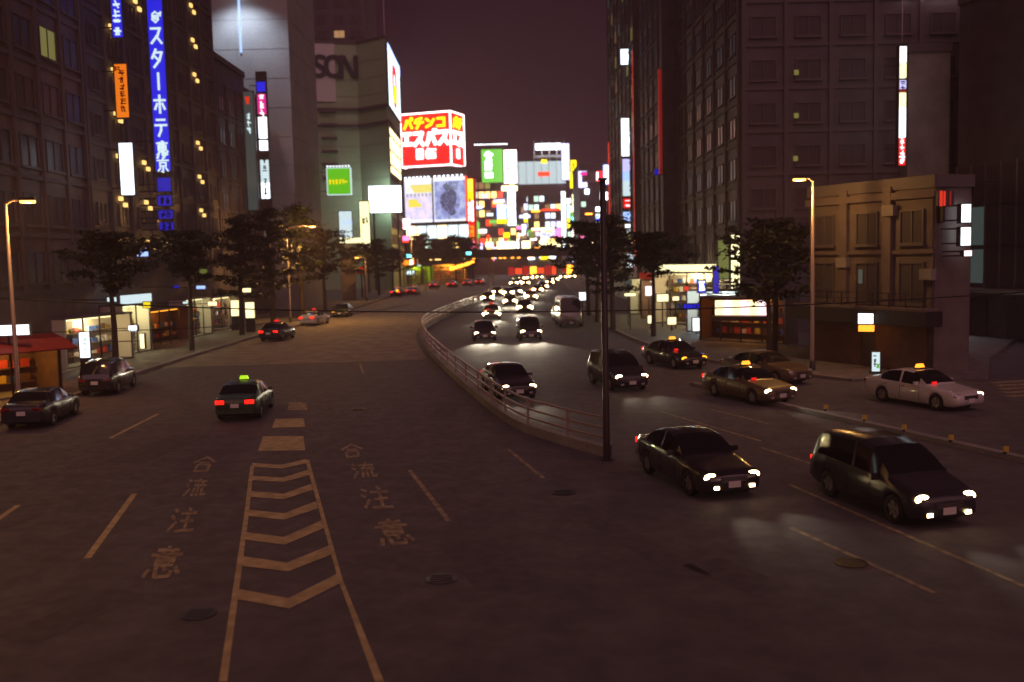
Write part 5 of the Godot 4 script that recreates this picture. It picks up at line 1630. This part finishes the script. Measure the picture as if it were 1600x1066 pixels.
func vehicle_proto(kind: String) -> Node3D:
	if protos.has(kind):
		return protos[kind]
	var p: Dictionary = BUS if kind == "bus" else WAGON if kind == "wagon" else SEDAN
	var far := kind == "far"
	var shapes := loft(p)
	var o := Node3D.new()
	var hl: float = p.length * 0.5
	var hw: float = lerp_table(p.plan, p.length * 0.5) * 0.5
	part("body", shapes.body, mat("paint_black", lin(0.018, 0.016, 0.018), 0.22), o)
	for k in ["windscreen", "rear_window"]:
		part(k, shapes[k], mats["car_glass"], o)
	for k in ["left", "right"]:
		part("side_window", shapes[k], mats["car_glass"], o)
	var wm := wheel_meshes(p.wheel)
	for a: float in [p.axle0, p.axle1]:
		for s in [-1, 1]:
			var w := part("wheel", null, null, o, Vector3(s * (hw - 0.11), p.wheel, hl - a))
			if far:
				w.mesh = wm[0]
				w.material_override = mats["rubber"]
			else:
				w.mesh = wm[0]
				w.material_override = mats["rubber"]
				part("rim", wm[1], mats["steel"], w)
	var bus := kind == "bus"
	var ly := 0.78 if bus else 0.71 if kind == "wagon" else 0.62
	var lens := begin()
	lens.set_smooth_group(0)
	var eg := [0.19, 0.105, 0.08] if not bus else [0.17, 0.12, 0.06]
	for i in 6:
		for k in 12:
			var q := []
			for e: Array in [[i, k], [i, k + 1], [i + 1, k + 1], [i + 1, k]]:
				var th: float = PI * e[0] / 6.0
				var ph: float = TAU * e[1] / 12.0
				q.append(Vector3(eg[0] * sin(th) * cos(ph), eg[1] * cos(th), eg[2] * sin(th) * sin(ph)))
			quad(lens, q[0], q[1], q[2], q[3])
	var lm := done(lens)
	for s in [-1, 1]:
		part("headlight", lm, mats["lens_off"], o, Vector3(s * 0.6 if not bus else s * 0.78, ly, hl - (0.13 if not bus else 0.04)))
		part("tail_light", box(0.34, 0.15, 0.12) if not bus else box(0.14, 0.3, 0.08), mats["red_lens"], o, Vector3(s * (0.58 if not bus else 0.84), 0.82 if not bus else 1.0, -hl + 0.06))
	if not far:
		for s in [-1, 1]:
			part("foglight", box(0.14, 0.08, 0.06), mats["lens_off"], o, Vector3(s * 0.5, 0.37, hl - 0.01))
			var mir := part("mirror", box(0.2, 0.14, 0.1), mats["paint_black"], o, Vector3(s * (hw + 0.06), 0.98 if not bus else 1.6, hl - p.ws0 - 0.42))
			part("mirror_glass", box(0.16, 0.1, 0.012), mats["chrome"], mir, Vector3(0, 0, -0.056))
			for k in 2:
				part("door_handle", box(0.02, 0.03, 0.17), mats["chrome"], o, Vector3(s * (hw - 0.005), 0.8, hl - (2.55 + k * 0.95)))
				part("door_seam", box(0.012, 0.5, 0.012), mats["rubber"], o, Vector3(s * (hw - 0.001), 0.58, hl - (1.72 + k * 0.98)))
		part("grille", box(0.72, 0.14, 0.05), mats["dark_metal"], o, Vector3(0, 0.56, hl - 0.015))
		for k in 3:
			part("grille_bar", box(0.7, 0.018, 0.03), mats["chrome"], o, Vector3(0, 0.515 + k * 0.045, hl + 0.012))
		part("lower_intake", box(0.9, 0.1, 0.05), mats["rubber"], o, Vector3(0, 0.38, hl - 0.03))
		part("number_plate", box(0.33, 0.165, 0.02), mats["goods_white"], o, Vector3(0, 0.44, hl + 0.02))
		part("rear_plate", box(0.33, 0.165, 0.02), mats["goods_white"], o, Vector3(0, 0.68, -hl - 0.005))
		part("rear_bumper", box(1.45, 0.16, 0.12), mats["paint_black"], o, Vector3(0, 0.44, -hl - 0.0))
	protos[kind] = o
	return o


# FRONT: middle of the nose on the ground (x, z); HEADING: where it points. LIT: "on" (headlights), "tail", "park", "off"
func vehicle(called: String, kind: String, label: String, category: String, front: Vector2, heading: Vector2, paint: String, lit: String, group := "", roof := "", power := 0.0) -> Node3D:
	var p: Dictionary = BUS if kind == "bus" else WAGON if kind == "wagon" else SEDAN
	var hd := heading.normalized()
	var c: Vector2 = front - hd * p.length * 0.5
	var o: Node3D = vehicle_proto(kind).duplicate()
	o.name = numbered(called)
	o.position = Vector3(c.x, 0.005, c.y)
	o.rotation.y = atan2(hd.x, hd.y)
	tag(o, label, category, group)
	add_child(o)
	for k in o.get_children():
		var n := str(k.name)
		if n == "body" or n.begins_with("mirror") or n.begins_with("rear_bumper"):
			k.material_override = mats[paint]
		elif n.begins_with("headlight") and lit == "on":
			k.material_override = mats["headlight"]
			if kind == "far":
				k.scale = Vector3(1.7, 2.3, 1.3)
		elif n.begins_with("headlight") and lit == "park":
			k.material_override = mats["indicator"]
		elif n.begins_with("foglight") and lit == "on" and group.contains("fog"):
			k.material_override = mats["foglight"]
		elif n.begins_with("tail_light") and lit != "off":
			k.material_override = mats["taillight"]
	var hl: float = p.length * 0.5
	if lit == "on" and power > 0.0:
		for s in [-1, 1]:
			var l := SpotLight3D.new()
			l.name = "headlight_beam"
			l.light_color = Color(1.0, 0.94, 0.82)
			l.light_energy = power
			l.spot_range = 60.0
			l.spot_angle = 22.0
			l.spot_angle_attenuation = 0.9
			l.spot_attenuation = 2.0
			l.light_size = 0.05
			l.shadow_enabled = true
			l.position = Vector3(s * 0.6, 0.62, hl + 0.08)
			l.rotation_degrees = Vector3(-4.0, 180, 0)
			o.add_child(l, true)
	if roof != "":
		var st := begin()
		var y: float = p.height
		quad(st, Vector3(-0.2, y, 0.09), Vector3(0.2, y, 0.09), Vector3(0.15, y + 0.17, 0.05), Vector3(-0.15, y + 0.17, 0.05))
		quad(st, Vector3(0.2, y, -0.09), Vector3(-0.2, y, -0.09), Vector3(-0.15, y + 0.17, -0.05), Vector3(0.15, y + 0.17, -0.05))
		quad(st, Vector3(0.2, y, 0.09), Vector3(0.2, y, -0.09), Vector3(0.15, y + 0.17, -0.05), Vector3(0.15, y + 0.17, 0.05))
		quad(st, Vector3(-0.2, y, -0.09), Vector3(-0.2, y, 0.09), Vector3(-0.15, y + 0.17, 0.05), Vector3(-0.15, y + 0.17, -0.05))
		quad(st, Vector3(-0.15, y + 0.17, 0.05), Vector3(0.15, y + 0.17, 0.05), Vector3(0.15, y + 0.17, -0.05), Vector3(-0.15, y + 0.17, -0.05))
		part("roof_lamp", done(st), mats[roof], o, Vector3(0, 0, hl - 2.5))
		part("roof_lamp_base", box(0.5, 0.04, 0.24), mats["rubber"], o, Vector3(0, y + 0.005, hl - 2.5))
		part("vacant_lamp", box(0.24, 0.09, 0.03), mats["red"], o, Vector3(-0.38, 1.0, hl - 1.42))
	return o


func traffic() -> void:
	mat("paint_white", lin(0.62, 0.6, 0.55), 0.25).clearcoat_enabled = true
	mat("paint_black", lin(0.018, 0.016, 0.018), 0.22)
	for k in ["paint_white", "paint_black"]:
		mats[k].clearcoat_enabled = true
		mats[k].clearcoat_roughness = 0.03
	mat("paint_silver", lin(0.3, 0.3, 0.3), 0.3, 0.4)
	mat("paint_dark", lin(0.03, 0.028, 0.035), 0.22)
	mat("paint_bronze", lin(0.16, 0.12, 0.07), 0.3, 0.3)
	mat("paint_red", lin(0.22, 0.02, 0.015), 0.3)
	mat("paint_green", lin(0.03, 0.06, 0.03), 0.3)
	# near lanes coming towards the viewer
	vehicle("car", "sedan", "black sedan with blazing head and fog lamps nearest the guard rail's end", "car", Vector2(5.6, -24.6), Vector2(2.68, 9.95), "paint_black", "on", "oncoming cars with fog lamps", "", 3.5)
	vehicle("car", "wagon", "dark wagon with headlights on, close to the right edge of the view", "car", Vector2(9.75, -21.6), Vector2(1.6, 6.4), "paint_dark", "on", "oncoming cars with fog lamps", "", 3.5)
	vehicle("car", "wagon", "dark tall wagon with headlights crossing just beyond the steel pole", "car", Vector2(5.5, -44.6), Vector2(1.85, 8.0), "paint_dark", "on", "", "", 3.5)
	vehicle("car", "sedan", "bronze car with headlights on in the lane left of the white taxi", "car", Vector2(11.0, -39.6), Vector2(1.8, 4.4), "paint_bronze", "on", "", "amber", 3.5)
	vehicle("car", "sedan", "dark car with cool headlights running beside the curving guard rail", "car", Vector2(0.3, -42.6), Vector2(2.4, 10.0), "paint_black", "on", "", "", 3.5)
	vehicle("car", "sedan", "dark car in the left oncoming lane throwing a pool of light ahead", "car", Vector2(-2.0, -73.0), Vector2(0.95, 12.6), "paint_dark", "on", "", "", 24)
	vehicle("car", "wagon", "dark wagon in the middle oncoming lane, just ahead of the far queue", "car", Vector2(1.45, -72.5), Vector2(1.0, 14.0), "paint_black", "on", "", "", 24)
	# parked and waiting on the right
	var taxi := vehicle("taxi", "sedan", "white taxi with an amber roof lamp waiting at the side street", "taxi", Vector2(17.55, -37.15), Vector2(1.16, 2.52), "paint_white", "off", "", "amber")
	taxi.get_node("headlight2" if taxi.has_node("headlight2") else "headlight").material_override = mats["foglight"]
	vehicle("taxi", "sedan", "black taxi with an orange sidelight under the bright arcade front", "taxi", Vector2(9.9, -52.6), Vector2(2.0, 5.4), "paint_black", "park", "", "amber")
	vehicle("car", "sedan", "unlit olive car with streetlight gleaming on its roof, before the corner building", "car", Vector2(13.6, -45.6), Vector2(2.6, 4.4), "paint_bronze", "off")
	vehicle("minibus", "bus", "pale minibus parked facing the viewer beside the black trees", "minibus", Vector2(5.2, -85.0), Vector2(0.15, 5.0), "paint_silver", "off")
	vehicle("car", "far", "dark van-like car parked in front of another beside the minibus", "car", Vector2(4.9, -93.0), Vector2(0.1, 5.0), "paint_silver", "off")
	# left carriageway, going away
	vehicle("taxi", "sedan", "taxi with red tail lights and a lime roof lamp heading away", "taxi", Vector2(-11.5, -43.4), Vector2(-1.25, -15.6), "paint_green", "tail", "", "lime_lamp")
	vehicle("taxi", "sedan", "nearest red-lit taxi waiting at the left kerb", "taxi", Vector2(-18.9, -82.0), Vector2(0.5, -6), "paint_dark", "tail", "", "red")
	vehicle("taxi", "sedan", "second taxi at the left kerb, pale with red tail lights", "taxi", Vector2(-19.2, -99.5), Vector2(0.9, -6), "paint_white", "tail", "", "red")
	vehicle("car", "sedan", "dark car at the left kerb with amber lamps ahead of the pale taxi", "car", Vector2(-19.0, -108.0), Vector2(0.1, 6), "paint_dark", "park")
	vehicle("car", "sedan", "dark parked car glinting before the red-lit eatery", "car", Vector2(-19.8, -42.6), Vector2(-0.7, -6), "paint_dark", "off")
	vehicle("car", "wagon", "dark tall parked wagon beyond the first parked car at the left kerb, catching shop light", "car", Vector2(-20.8, -51.8), Vector2(-0.6, -6), "paint_black", "off")
	var n := 0
	for e: Array in [
		[-18.6, -166.0, "red", "indicator", "red-lit car with an amber lamp at the far left of the crossing"], [-16.6, -171.0, "red", "", "red-lit car right of the amber-lamped one at the far crossing"],
		[-15.5, -205.0, "", "", "distant red-lit car before the orange wall recess"], [-12.0, -208.0, "", "", "distant red-lit car in the middle of the far left lanes"], [-9.0, -214.0, "red", "", "distant red-lit car close to the far guard rail"], [-6.6, -222.0, "", "", "farthest red-lit car reaching the railway bridge"]]:
		var c := vehicle("car", "far", e[4], "car", Vector2(e[0], e[1]), Vector2(0.8, -8), "paint_red" if n % 2 else "paint_dark", "tail", "", e[2])
		if e[3] != "":
			part("amber_lamp", box(0.4, 0.3, 0.1), mats["indicator"], c, Vector3(-0.4, 1.05, -2.42))
		n += 1
	# the oncoming queue: nose, label
	var q := [
		[Vector2(1.48, -107.46), "first car of the far oncoming queue, straight ahead with wide bright lamps", ""],
		[Vector2(-2, -98), "queue car with a red lamp over its headlights, left lane by the rail", "red"],
		[Vector2(-3.22, -134.64), "small queue car hugging the far guard rail", ""],
		[Vector2(-0.14, -123.08), "queue car changing lanes left of the leading queue car", ""],
		[Vector2(2.78, -135.38), "queue car directly behind the leading queue car", "amber"],
		[Vector2(-2.17, -155.23), "queue car with close doubled lamps in the left lane", ""],
		[Vector2(-0.43, -151.86), "queue car in the gap between two lanes, left of centre", ""],
		[Vector2(0.88, -155.95), "queue car left of the one behind the leader", ""],
		[Vector2(4.41, -161.67), "queue car in the right-hand lane passing the minibus", ""],
		[Vector2(5.94, -178.73), "queue car a little behind the right-hand lane car", ""]]
	for e: Array in q:
		n += 1
		vehicle("car", "far", e[1], "car", e[0], Vector2(0.0 if e[0].x > -4 else 0.2, 6), ["paint_dark", "paint_black", "paint_silver"][n % 3], "on", "", e[2], 20)
	for e: Array in [Vector2(0.67, -205.21), Vector2(1.68, -213.39), Vector2(3.06, -203.4), Vector2(4.91, -248.96), Vector2(2.75, -244.66), Vector2(6.17, -189.15), Vector2(8.94, -227.58), Vector2(8.12, -203.84), Vector2(10.22, -226.47), Vector2(13.29, -247.55), Vector2(15.82, -251.8), Vector2(6.52, -260.94), Vector2(7.47, -253.11), Vector2(1.25, -234.23)].map(func(v): return [v]):
		n += 1
		vehicle("car", "far", "distant car, just two bright headlights, in the jam before the railway bridge", "car", e[0], Vector2(0.1, 6), ["paint_dark", "paint_black", "paint_silver"][n % 3], "on", "distant jam of headlights", "", 0)
	for k in protos:
		protos[k].free()
